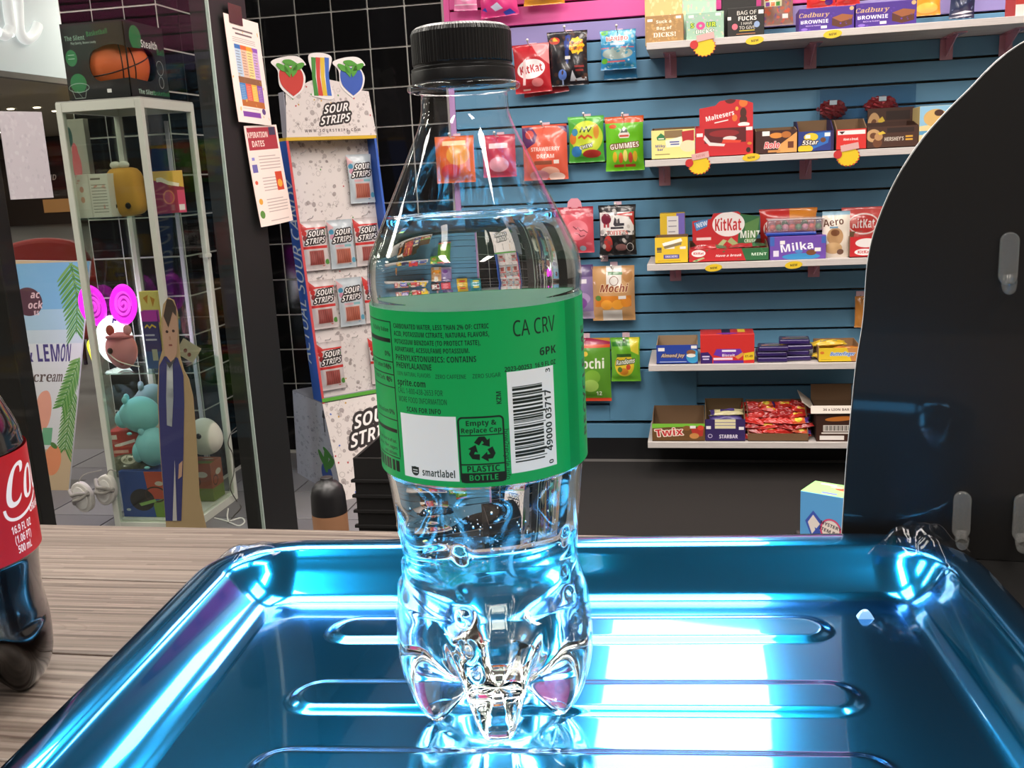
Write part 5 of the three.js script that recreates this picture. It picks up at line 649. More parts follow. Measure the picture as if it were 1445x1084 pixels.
// ------------------------------------------------------------ papers on the post and the glass
{
  const paper = (name, label, cs, mat, curl = 0.006) => { // four pixel corners on the plane of the post face: tl, tr, bl, br
    const P = cs.map(([x, y]) => hit(x, y, 0, -1.222)), nx = 10, ny = 14, pos = [], uv = [], idx = [];
    for (const off of [0, -0.0006]) for (let j = 0; j <= ny; j++) for (let i = 0; i <= nx; i++) { const u = i / nx, v = j / ny, a = P[0].clone().lerp(P[1], u), b = P[2].clone().lerp(P[3], u), p = a.lerp(b, v); pos.push(p.x + off + 0.004 + curl * v * v * (0.4 + 0.6 * Math.sin(u * 3 + 0.5)) , p.y, p.z); uv.push(u, 1 - v); }
    const n = (nx + 1) * (ny + 1); for (let q = 0; q < 2; q++) for (let j = 0; j < ny; j++) for (let i = 0; i < nx; i++) { const a = q * n + j * (nx + 1) + i, b = a + 1, c = a + nx + 1, d = c + 1; q ? idx.push(a, b, c, b, d, c) : idx.push(a, c, b, b, c, d); }
    const g = new THREE.BufferGeometry(); g.setAttribute('position', new THREE.Float32BufferAttribute(pos, 3)); g.setAttribute('uv', new THREE.Float32BufferAttribute(uv, 2)); g.setIndex(idx); g.computeVertexNormals();
    const t = thing(name, label, 'poster'); const m = put('paper_sheet', g, mat, t); return { t, P };
  };
  const ops = [['r', '#6a5a5c', 20, 11, 58, 1.6], ['r', '#6a5a5c', 26, 15, 48, 1.6]]; for (let i = 0; i < 3; i++) ops.push(['r', '#b8a9a6', 16, 19.5 + i * 1.8, 66, 0.7]);
  [['#3a6fb0', '#b4c8dc'], ['#d8602c', '#e6b89c'], ['#e09a2c', '#f0d28c'], ['#8a4fb0', '#c8a4d4']].forEach(([a, b], i) => { const x = 18 + i * 17; ops.push(['r', a, x, 26, 17, 4], ['r', b, x, 30, 17, 26], ['r', '#8a5a3a', x, 56, 17, 6], ['r', i === 0 ? '#3a7ab8' : i === 1 ? '#d8503a' : i === 2 ? '#e6b03a' : '#7a45a8', x, 62, 17, 16]); for (let k = 0; k < 9; k++) ops.push(['r', 'rgba(90,70,70,0.5)', x + 2, 32 + k * 2.6, 11, 0.8], ['r', 'rgba(255,240,230,0.5)', x + 2, 64 + k * 1.6, 12, 0.6]); });
  ops.push(['r', '#b5652c', 18, 78, 68, 6], ['n', '#d9a24a', 16, 61, 1.6], ['r', '#7a3f9c', 16, 89, 52, 5], ['l', '#b8a9a6', 2, 18, 86, 64, 86], ['e', '#5a3f7c', 80, 87, 6, 3]);
  const one = paper('notice_paper', 'pink-white notice with four coloured columns, upper on the post', [[313, 18], [362, 33], [333, 172], [381, 178]], art(256, 360, '#f3dfd6', ops, 0.7));
  put('sticky_tape', box(0.0008, 0.05, 0.08), M(0x6a4a58, 0.2, 0, { transmission: 0.75, thickness: 0 }), one.t, [-1.2165, 1.672, -2.63]);
  const o2 = [['r', '#a8303c', 6, 2, 88, 22], ['t', '#f0dcd0', 'EXPIRATION', 34, 9, 8, { sx: 0.95 }], ['t', '#f0dcd0', 'DATES', 34, 18, 8.5], ['r', '#3f3550', 72, 2, 20, 8]]; for (let i = 0; i < 22; i++) if (i % 7 < 5) o2.push(['r', '#b9a6a0', 28, 30 + i * 3.1, 52 + (i * 13 % 14), 0.9]); o2.push(['r', '#6a64a8', 6, 38, 14, 8], ['r', '#8f8ad0', 8, 31, 8, 3], ['e', '#d85a44', 10, 56, 4, 2], ['r', '#cf4424', 68, 47, 22, 19], ['e', '#e9a83a', 79, 59, 8, 4], ['e', '#e0a03a', 12, 75, 5, 3], ['e', '#5a8a3a', 10, 88, 6, 4]);
  paper('notice_paper', 'notice with red expiration dates heading, lower on the post', [[342, 178], [388, 176], [363, 321], [411, 311]], art(256, 384, '#f1e0d6', o2, 0.7), 0.012);
  const three = paper('notice_paper', 'blank grey-white sheet taped to the shop front glass', [[-6, 157], [56, 158], [12, 282], [73, 279]], art(128, 160, '#9d989c', [['n', '#a5a0a4', 60, 5, 3], ['n', '#949094', 60, 6, 2]], 0.8), 0.001);
}
// ------------------------------------------------------------ glass display cabinet by the tiled pier
const CX0 = -2.112, CX1 = -1.8, CZ0 = -3.462, CZ1 = -3.1, CH = 1.512;
{
  const t = thing('display_cabinet', 'tall white-framed glass display cabinet by the black tiled pier', 'cabinet', [(CX0 + CX1) / 2, 0, (CZ0 + CZ1) / 2]);
  const w = CX1 - CX0, d = CZ1 - CZ0, fr = M(0xdcdcd2, 0.45), g = M(0xf4f8f4, 0.015, 0, { transmission: 1, thickness: 0, ior: 1.4 });
  for (const [sx, sz] of [[-1, -1], [1, -1], [-1, 1], [1, 1]]) put('post', rbox(0.022, CH, 0.022, 0.002, 1), fr, t, [sx * (w / 2 - 0.011), CH / 2 + 0.0065, sz * (d / 2 - 0.011)]);
  for (const y of [0.02, CH - 0.008]) { for (const s of [-1, 1]) { put('rail', box(w - 0.045, 0.03, 0.02), fr, t, [0, y, s * (d / 2 - 0.011)]); put('rail', box(0.02, 0.03, d - 0.045), fr, t, [s * (w / 2 - 0.011), y, 0]); } }
  put('floor_panel', box(w - 0.03, 0.012, d - 0.03), fr, t, [0, 0.036, 0]); put('roof_panel', box(w - 0.004, 0.006, d - 0.004), M(0xb8b6b0, 0.5), t, [0, CH + 0.0085, 0]);
  for (const s of [-1, 1]) { put('pane', box(w - 0.045, CH - 0.05, 0.003), g, t, [0, CH / 2, s * (d / 2 - 0.006)]); put('pane', box(0.003, CH - 0.05, d - 0.045), g, t, [s * (w / 2 - 0.006), CH / 2, 0]); }
  const sy = [hit(170, 529, 2, CZ1).y, hit(130, 309, 2, CZ1).y];
  for (const y of sy) put('glass_shelf', box(w - 0.03, 0.005, d - 0.03), M(0xdfeee8, 0.02, 0, { transmission: 1, thickness: 0, ior: 1.45 }), t, [0, y, 0]);
  put('door_catch', rbox(0.012, 0.014, 0.03, 0.002, 1), fr, t, [w / 2 + 0.006, hit(300, 359, 0, CX1).y, -d / 2 + 0.03]); put('inner_rail', box(0.014, CH - 0.1, 0.008), M(0xc9c4cf, 0.35), t, [w * 0.18, CH / 2, -d / 2 + 0.03]);
}
// boxed ball on the cabinet: open-fronted black carton with an orange ball behind the cut-out
{
  const y0 = CH + 0.0135, w = 0.229, h = 0.238, d = 0.245, t = thing('ball_carton', 'black carton with cut-out showing an orange ball, on the cabinet', 'ball box', [-1.9435, y0, -3.105 - 0.1225], 0);
  const fr = art(512, 384, '#1c1f1e', [['t', '#7fa08c', 'The Silent', 21, 18, 9], ['t', '#2f7d4a', 'Basketball', 57, 13, 9, { rot: -3 }], ['t', '#9fb0a6', 'Play Quietly, Bounce Loudly', 34, 25, 4], ['e', '#2f7d4a', 12, 44, 9, 11], ['l', '#b8d0c0', 3, 7, 40, 17, 40], ['l', '#b8d0c0', 3, 7, 45, 17, 45], ['e', '#2f7d4a', 18, 78, 13, 13], ['o', '#8fa89a', 18, 84, 16, 6, 4], ['l', '#a8b8ae', 3, 6, 86, 10, 98, 26, 98, 30, 86], ['l', '#a8b8ae', 2, 14, 88, 22, 98], ['r', '#e9e9e6', 62, 88, 7, 5]], 0.45);
  const side = art(384, 384, '#1c1f1e', [['e', '#2f7d4a', 26, 20, 15, 17], ['t', '#e6ebe6', 'Stealth', 60, 26, 14, { sx: 0.9 }], ['t', '#2f7d4a', 'Ball', 88, 34, 11], ['o', '#9fa8a2', 82, 56, 9, 10, 4], ['o', '#9fa8a2', 82, 76, 6, 8, 4], ['t', '#a8c4b2', 'The Silent', 40, 92, 9], ['t', '#2f7d4a', 'Basketball', 78, 92, 9]], 0.45);
  const blk = M(0x1a1d1c, 0.5), th = 0.004;
  const cut = new THREE.Shape([[-w / 2, 0], [w / 2, 0], [w / 2, h], [-w / 2, h]].map((p) => new THREE.Vector2(...p))); const ho = new THREE.Path(); const c0 = -0.022, c1 = w / 2 - 0.003; ho.moveTo(c1, 0.06); ho.lineTo(c0 + 0.03, 0.055); ho.quadraticCurveTo(c0, 0.06, c0 - 0.004, 0.1); ho.quadraticCurveTo(c0 - 0.004, 0.155, c0 + 0.035, 0.158); ho.quadraticCurveTo(0.06, 0.178, c1, 0.158); ho.closePath(); cut.holes.push(ho);
  const fg = new THREE.ExtrudeGeometry(cut, { depth: th, bevelEnabled: false, curveSegments: 10 }), uv = fg.attributes.uv, ps = fg.attributes.position; for (let i = 0; i < uv.count; i++) uv.setXY(i, ps.getX(i) / w + 0.5, ps.getY(i) / h);
  put('front_panel', fg, [fr, blk], t, [0, 0, d / 2 - th]);
  const cut2 = new THREE.Shape([[-d / 2, 0], [d / 2, 0], [d / 2, h], [-d / 2, h]].map((p) => new THREE.Vector2(...p))), h2 = new THREE.Path(); h2.moveTo(-d / 2 + 0.003, 0.06); h2.lineTo(0.0, 0.055); h2.quadraticCurveTo(0.055, 0.06, 0.058, 0.1); h2.quadraticCurveTo(0.055, 0.16, 0.0, 0.162); h2.lineTo(-d / 2 + 0.003, 0.155); h2.closePath(); cut2.holes.push(h2);
  const sg = new THREE.ExtrudeGeometry(cut2, { depth: th, bevelEnabled: false, curveSegments: 10 }), su = sg.attributes.uv, sp = sg.attributes.position; for (let i = 0; i < su.count; i++) su.setXY(i, sp.getX(i) / d + 0.5, sp.getY(i) / h);
  put('side_panel', sg, [side, blk], t, [w / 2 - th, 0, 0], [0, Math.PI / 2, 0]); put('side_panel', box(th, h, d - 0.01), blk, t, [-w / 2 + th / 2, h / 2, 0]); put('back_panel', box(w - 0.01, h, th), blk, t, [0, h / 2, -d / 2 + th / 2]); put('top_panel', box(w, th, d), blk, t, [0, h + th / 2, 0]); put('base', box(w - 0.01, th, d - 0.01), blk, t, [0, th / 2, 0]);
  const b = thing('foam_ball', 'orange basketball inside the black carton on the cabinet', 'ball', [t.position.x, y0 + 0.114, t.position.z + 0.005], 0.3), R = 0.1085; put('ball_skin', new THREE.SphereGeometry(R, 48, 32), M(0xd4622c, 0.6), b);
  const seam = (rx, ry, s = 1) => { const g = new THREE.TorusGeometry(R * s + 0.0003, 0.0022, 6, 64); put('seam', g, M(0x2a1510, 0.7), b, [0, 0, 0], [rx, ry, 0]); }; seam(0.5, 0.9); seam(0.2, -0.75); seam(1.9, 0.2); seam(0.1, 2.0);
}

// ------------------------------------------------------------ goods inside the cabinet
{
  const y2 = hit(130, 309, 2, CZ1).y + 0.0027, y1 = hit(170, 529, 2, CZ1).y + 0.0027, y0 = 0.0424, zf = CZ1 - 0.03;
  const A = (w, h, bg, ops) => art(w, h, bg, ops, 0.5);
  const at = (x, y, z) => hit(x, y, 2, z);
  const W = (x0, x1, y, z) => Math.abs(at(x1, y, z).x - at(x0, y, z).x);
  const blobby = (fn, det = 5) => { const g = new THREE.IcosahedronGeometry(1, det), p = g.attributes.position; for (let i = 0; i < p.count; i++) { const v = V(p.getX(i), p.getY(i), p.getZ(i)); fn(v); p.setXYZ(i, v.x, v.y, v.z); } const m = mergeVertices(g, 1e-5); m.computeVertexNormals(); return m; };
  const fuzzy = (c) => M(c, 0.95, 0, { sheen: 0.5, sheenRoughness: 0.6, sheenColor: 0xffffff });
  const eye = new THREE.SphereGeometry(0.011, 14, 10), eyeM = M(0x15120f, 0.25);
  // upper shelf
  const sheetBox = (name, label, x0, yT, x1, base, z, d, mat, side, turn = 0) => { const ym = hit((x0 + x1) / 2, yT, 2, z).y, w = W(x0, x1, (yT + 300) / 2, z), h = ym - base, c = at((x0 + x1) / 2, yT + 40, z); const t = thing(name, label, 'box', [c.x, base, z - d / 2], turn); put('carton', rbox(w, h, d, 0.002, 1), six(mat, side), t, [0, h / 2, 0]); return t; };
  sheetBox('toy_box', 'white printed toy box with small pink figures, upper cabinet shelf', 98, 246, 156, y2, zf, 0.06, A(160, 160, '#dcd6cc', [['r', '#c9c2b8', 52, 0, 3, 100], ['n', '#d89a90', 16, 33, 4], ...Array.from({ length: 10 }, (_, i) => ['r', '#8a8278', 58, 24 + i * 7, 36, 1.6]), ['r', '#6a625a', 58, 9, 24, 4], ['r', '#e4ded4', 4, 20, 44, 60], ['e', '#d88a80', 16, 34, 5, 7], ['e', '#d8a090', 34, 34, 5, 7], ['e', '#d88a80', 16, 58, 5, 7], ['e', '#d8a090', 34, 58, 5, 7]]), M(0xcfc9bf, 0.6));
  { const c = at(173, 275, zf - 0.06), t = thing('plush_toy', 'golden tan square plush with black dot eyes and white bow', 'plush toy', [c.x, y2, zf - 0.085]), w = W(150, 196, 270, zf - 0.06) / 2, h = (at(173, 236, zf - 0.06).y - y2) / 2;
    put('body', blobby((v) => { const k = Math.pow(Math.pow(Math.abs(v.x), 4) + Math.pow(Math.abs(v.y), 4) + Math.pow(Math.abs(v.z), 4), -0.25); v.set(v.x * k * w * (1 - 0.12 * v.y), (v.y * k) * h, v.z * k * 0.05); }), fuzzy(0xc8913c), t, [0, h, 0]);
    for (const s of [-1, 1]) { const e = put('eye', eye, eyeM, t, [s * w * 0.42 + 0.006, h * 0.42, 0.052]); e.scale.z = 0.5; }
    for (const s of [-1, 1]) put('bow', blobby((v) => v.set(v.x * 0.02 + s * 0.016, v.y * 0.013, v.z * 0.012), 3), M(0xd9d5cb, 0.9), t, [0, 2 * h + 0.008, 0.02]); }
  sheetBox('toy_box', 'dark red and yellow box on the upper cabinet shelf', 215, 241, 254, y2, -3.25, 0.05, A(128, 192, '#8f1d38', [['p', '#d9b04a', 0, 0, 100, 0, 100, 40, 0, 20], ['p', '#e9dfc8', 14, 16, 30, 14, 52, 24, 86, 30, 84, 38, 50, 33, 28, 25, 14, 26], ['e', '#b5485a', 48, 62, 20, 18], ['o', '#d89a4a', 48, 62, 16, 15, 3], ['r', '#d84a6a', 76, 46, 24, 54], ['r', '#e9e4dc', 78, 80, 18, 14]]), M(0x7a1a30, 0.6), 0.5);
  { const c = at(112, 210, CZ0 + 0.03), t = thing('framed_card', 'tall card with pink ice cream cone print behind upper shelf', 'card', [c.x, y2 - 0.001, CZ0 + 0.045]); put('card_sheet', box(0.10, at(112, 168, CZ0 + 0.03).y - y2, 0.03), six(A(128, 192, '#b4b0a2', [['p', '#d8a070', 40, 62, 66, 62, 54, 96], ['e', '#e0787c', 52, 48, 18, 16], ['e', '#d86a70', 50, 34, 12, 10], ['e', '#4f7a4a', 76, 84, 12, 10], ['e', '#3f5f58', 36, 18, 12, 10]]), M(0xa8a498, 0.7)), t, [0, (at(112, 168, CZ0 + 0.03).y - y2) / 2, 0]); }
  // middle shelf: glowing eared lamp, pink plush, toy cards
  { const c = at(160, 500, -3.27), t = thing('light_up_lamp', 'glowing rabbit-ear lamp with magenta ears and white light', 'lamp', [c.x, y1, -3.29]);
    const glow = (c, k) => M(c, 0.5, 0, { emissive: c, emissiveIntensity: k });
    put('glow_body', blobby((v) => v.set(v.x * 0.07, v.y * 0.092 + 0.092, v.z * 0.05), 4), glow(0xf6f2ff, 3.2), t);
    const ear = (s, k) => { const e = new THREE.Group(); e.name = 'ear'; e.position.set(s * 0.052, 0.158, 0.012); e.rotation.z = -s * 0.16; e.scale.set(1.25, 1.2, 1); t.add(e); put('ear_tube', new THREE.TorusGeometry(0.036, 0.008, 10, 40).scale(1, 1.45, 1), glow(0xd81fd0, 2.2), e, [0, 0.055, 0]); put('ear_spiral', tube(Array.from({ length: 40 }, (_, i) => { const a = i * 0.42, r = 0.030 * (1 - i / 42); return V(r * Math.cos(a), 0.055 + r * 1.4 * Math.sin(a), 0); }), 0.0045, 120, 6), glow(0xe048d8, 1.6), e); put('ear_fill', new THREE.CylinderGeometry(0.036, 0.036, 0.004, 32).rotateX(Math.PI / 2).scale(1, 1.42, 1), glow(0xb01ab0, 0.7), e, [0, 0.055, -0.004]); };
    ear(-1); ear(1);
    put('yellow_tube', tube([[-0.085, 0.02, 0.02], [-0.095, 0.08, 0.02], [-0.07, 0.11, 0.02]], 0.007, 20, 8), glow(0xe8e43a, 1.3), t); put('cyan_tube', tube([[-0.09, 0.07, 0.01], [-0.085, 0.035, 0.02], [-0.06, 0.01, 0.03]], 0.008, 20, 8), glow(0x1fb8e8, 1.5), t); put('violet_tip', new THREE.ConeGeometry(0.01, 0.02, 4), M(0x3a2a8c, 0.5), t, [0.03, 0.165, 0.04], [0, 0, 2.4]);
    const pl = new THREE.PointLight(0xe8d0ff, 0.45, 0, 2); pl.position.set(0.0, 0.10, 0.0); pl.name = 'lamp_light'; t.add(pl); }
  { const c = at(178, 520, -3.19), t = thing('plush_toy', 'pink pig-like plush purse with button eye and white cord', 'plush toy', [c.x + 0.004, y1, -3.185]), h = at(178, 468, -3.19).y - y1;
    put('body', blobby((v) => { v.set(v.x * 0.058 * (1 + 0.12 * v.y), v.y * h / 2 + h / 2, v.z * 0.042); }), fuzzy(0xe08f94), t, [0, 0.001, 0], [0, 0, 0.12]);
    put('snout_fold', new THREE.TorusGeometry(0.042, 0.006, 8, 32).rotateX(Math.PI / 2 - 0.15), fuzzy(0xc97078), t, [-0.01, h * 0.86, 0]);
    for (const s of [-1, 1]) put('ear', blobby((v) => v.set(v.x * 0.016, v.y * 0.02, v.z * 0.01), 3), fuzzy(s < 0 ? 0xa84a3c : 0xe09aa0), t, [s * 0.034 - 0.01, h + 0.006, 0]);
    put('button_eye', eye, M(0x2a1d18, 0.2), t, [-0.028, h * 0.55, 0.041]).scale.z = 0.5; put('spot', new THREE.SphereGeometry(0.009, 12, 8).scale(1, 1, 0.3), M(0xc2505a, 0.8), t, [0.012, h * 0.22, 0.041]);
    put('cord', tube([[-0.04, h * 0.5, 0.038], [0.0, h * 0.3, 0.048], [0.05, h * 0.18, 0.05], [0.085, h * 0.14, 0.052]], 0.0022, 30, 6), M(0xe6ddd4, 0.7), t); }
  { const c = at(211, 470, -3.17), t = thing('toy_card', 'purple blister toy card with yellow top, middle cabinet shelf', 'toy card', [c.x - 0.004, y1, -3.19]), h = at(211, 440, -3.17).y - y1; put('card_sheet', box(0.062, h, 0.004), six(A(128, 192, '#453a72', [['r', '#c238b0', 0, 0, 100, 18], ['l', '#e9c23a', 6, 16, 28, 30, 24, 44, 29, 60, 24, 82, 28], ['r', '#3a5a94', 0, 70, 100, 30], ['r', '#cfc8dc', 10, 40, 60, 3], ['r', '#cfc8dc', 10, 48, 70, 3], ['r', '#b8b4a0', 40, 66, 34, 20]]), M(0x3a3068, 0.6)), t, [0, h / 2, 0]);
    const t2 = thing('toy_card', 'yellow carton with orange spots behind the purple toy card', 'toy card', [c.x - 0.012, y1, -3.225]); const h2 = at(205, 412, -3.2).y - y1; put('card_sheet', rbox(0.07, h2, 0.03, 0.002, 1), six(A(128, 192, '#e9d47a', [['p', '#c8862c', 20, 8, 50, 4, 40, 16], ['p', '#c8862c', 60, 6, 86, 10, 70, 20], ['r', '#d04ac0', 10, 24, 90, 16]]), M(0xd9c46a, 0.6)), t2, [0, h2 / 2, 0]); }
  { const c = at(262, 497, -3.28), q = 0.056, t = thing('tag_card', 'tilted cream card with two red dots on the middle shelf', 'card', [c.x, y1 + 0.03, -3.3], 0.2); put('card_sheet', box(0.075, 0.062, 0.002), six(A(96, 80, '#cfc0ac', [['e', '#8a3f30', 38, 58, 9, 12], ['e', '#8a3f30', 64, 68, 9, 12]]), M(0xc2b49f, 0.7)), t, [0, 0.014, 0], [-0.1, 0, -0.6]); }
  // bottom of the cabinet
  const plush = (label, col, px, py, z, rx, ry, rz, turn, base) => { const c = at(px, py, z), t = thing('plush_toy', label, 'plush toy', [c.x, c.y - ry, z], turn); put('body', blobby((v) => { const f = 1 - 0.18 * Math.max(0, -v.x); v.set(v.x * rx, v.y * ry * f + ry, v.z * rz * f); }), fuzzy(col), t); put('nose', blobby((v) => v.set(v.x * rx * 0.34, v.y * ry * 0.5, v.z * rz * 0.5), 4), fuzzy(col), t, [-rx * 0.82, ry * 0.78, rz * 0.15]); for (const s of [-1, 1]) put('ear', blobby((v) => v.set(v.x * 0.011, v.y * 0.014, v.z * 0.009), 3), fuzzy(col), t, [-rx * 0.62 + s * 0.012, ry * 1.86, s * 0.025]); put('tail', blobby((v) => v.set(v.x * 0.01, v.y * 0.006, v.z * 0.006), 2), fuzzy(col), t, [-rx * 0.2, 0.01, rz * 0.9]); return t; };
  plush('aqua blue hippo-shaped plush lying on top in the cabinet', 0x86ccd2, 197, 585, -3.19, 0.078, 0.068, 0.062, 0.0);
  plush('aqua blue plush lying below another, against the toy box', 0x86c8d2, 214, 630, -3.18, 0.058, 0.075, 0.06, 0.3);
  plush('grey blue plush at the back of the cabinet floor pile', 0x8a9ca8, 214, 560, -3.33, 0.06, 0.05, 0.05, 0.1);
  { const c = at(288, 617, -3.33), t = thing('plush_toy', 'round white plush with black eye at the cabinet side', 'plush toy', [c.x - 0.004, c.y - 0.072, -3.34]); put('body', blobby((v) => v.set(v.x * 0.07 * (1 + 0.15 * v.y * -1), v.y * 0.072 + 0.072, v.z * 0.06)), fuzzy(0xd6d3c6), t); put('eye', eye, eyeM, t, [0.008, 0.088, 0.057]).scale.z = 0.5; }
  { const stack = at(288, 660, -3.33).y - 0.006; solo('toy_box', 'plain brown carton holding up the round white plush', 'box', rbox(0.10, at(288, 652, -3.33).y - y0 - 0.002, 0.09, 0.003, 1), A(96, 128, '#a85a3c', [['r', '#7a8a3a', 0, 66, 100, 34], ['e', '#d9d0c4', 60, 30, 24, 8], ['o', '#4a2a1c', 30, 48, 20, 12, 4]]), [at(288, 690, -3.33).x - 0.004, (at(288, 652, -3.33).y + y0) / 2, -3.36]); }
  const packM = A(160, 96, '#b5322a', [['r', '#e9dcd4', 8, 14, 22, 18], ['p', '#f0e4dc', 18, 52, 84, 34, 84, 46, 18, 64], ['r', '#e0a89c', 8, 74, 50, 12], ['r', '#c94a34', 0, 60, 100, 6]]);
  { const c = at(176, 625, -3.2); solo('snack_carton', 'red snack carton under the aqua plush in the cabinet', 'carton', rbox(0.13, 0.10, 0.09, 0.004, 1), six(packM, M(0x9c2a22, 0.5)), [c.x, c.y - 0.002, -3.24], [0, 0.05, 0.06]); }
  { const c = at(186, 655, -3.2); solo('snack_bag', 'dark olive snack bag lying on the printed toy box', 'snack bag', pillowGeo(0.17, 0.10, 0.06, { sd: 6 }), art(128, 96, '#4a4a3a', [['e', '#cfc8b8', 46, 34, 20, 18], ['n', '#6a6a50', 30, 87, 6]], 0.35, foil), [c.x + 0.01, c.y, -3.2], [-0.35, 0, 0]); }
  { const zz = CZ1 - 0.035, c = at(203, 700, zz), h = at(203, 666, zz).y - y0, w = W(170, 236, 700, zz), t = thing('toy_box', 'blue and red toy box with large dark cookie and white characters', 'box', [c.x, y0, zz - 0.05]); put('carton', rbox(w, h, 0.09, 0.002, 1), six(A(256, 256, '#2f4f9c', [['p', '#c9543c', 54, 0, 100, 0, 100, 60, 60, 60], ['p', '#7a9a3c', 66, 66, 100, 56, 100, 100, 70, 100], ['e', '#2c231c', 44, 62, 26, 24], ['o', '#4a3020', 74, 50, 22, 16, 8], ['t', '#eef0f2', '奥利奥', 34, 20, 15, { rot: -6 }], ['e', '#d9c8bc', 84, 26, 9, 5], ['p', '#8ab05c', 36, 70, 72, 60, 74, 66, 40, 76], ['e', '#cfd6de', 12, 84, 5, 3]]), M(0x2a468c, 0.55)), t, [0, h / 2, 0]); }
}
// ------------------------------------------------------------ things around the cabinet
{ // flat cardboard figure on the floor, leaning by the cabinet corner
  const z = -2.985, P = (x, y) => hit(x, y, 2, z), base = P(244, 740), foot = 0.0065, cx = P(243, 600).x;
  const t = thing('cardboard_figure', 'cardboard cutout of a person in a blue suit with silver tie', 'cutout', [cx, foot, z]);
  const pts = (arr) => arr.map(([x, y]) => { const p = P(x, y); return [p.x - cx, p.y - foot]; });
  const low = (x) => [hit(x, 735, 2, z).x - cx, 0];
  const board = slab([low(232), [low(284)[0] + 0.02, 0], ...pts([[281, 700], [276, 610], [272, 560], [266, 535], [259, 522], [254, 505], [252, 480], [250, 440], [245, 424], [237, 420], [230, 430], [227, 460], [230, 490], [224, 512], [222, 560], [226, 640]])], 0.004);
  put('card_board', board, M(0xb89c74, 0.85), t, [0, 0, -0.004]);
  const lay = (name, arr, mat, dz, lowL, lowR) => { const a = pts(arr); put(name, slab(lowL !== undefined ? [low(lowL), low(lowR), ...a] : a, 0.0008), mat, t, [0, 0, dz]); };
  lay('suit_print', [[256, 735], [259, 640], [260, 570], [259, 530], [251, 505], [240, 503], [232, 503], [225, 516], [224, 570], [227, 640], [234, 735]], M(0x3c3d74, 0.7), 0.0003);
  lay('face_print', [[233, 500], [243, 513], [250, 498], [251, 462], [249, 436], [243, 424], [236, 423], [231, 440], [230, 474]], art(64, 96, '#c79d84', [], 0.7), 0.0006);
  lay('hair_print', [[231, 446], [238, 462], [244, 440], [249, 446], [249, 434], [243, 423], [236, 422]], M(0x4a3a30, 0.8), 0.0016);
  for (const [x, y] of [[236, 468], [245, 467]]) { const p = P(x, y); put('eye_print', new THREE.CylinderGeometry(0.005, 0.005, 0.0006, 14).rotateX(Math.PI / 2), M(0x4a2f24, 0.7), t, [p.x - cx, p.y - foot, 0.0018]); }
  { const p = P(241, 487); put('mouth_print', box(0.012, 0.006, 0.0006), M(0x8a4a40, 0.7), t, [p.x - cx, p.y - foot, 0.0018]); const q = P(240, 477); put('nose_print', box(0.006, 0.012, 0.0006), M(0xb5876c, 0.7), t, [q.x - cx, q.y - foot, 0.0018]); }
  lay('tie_print', [[236, 512], [244, 512], [245, 560], [243, 602], [236, 600], [235, 560]], art(48, 160, '#a9adb0', [['n', '#6f7478', 60, 24, 2], ['n', '#d9dcdc', 40, 25, 1.5]], 0.6), 0.0014);
  lay('collar_print', [[232, 503], [240, 520], [250, 503], [246, 511], [240, 512], [234, 510]], M(0x4a4a4c, 0.7), 0.0016);
  lay('leg_gap_print', [[247, 650], [250, 735], [244, 735]], M(0xc9c4c0, 0.7), 0.0014);
  lay('hand_print', [[253, 655], [258, 650], [257, 672], [252, 676]], M(0xc79d84, 0.7), 0.0016);
}
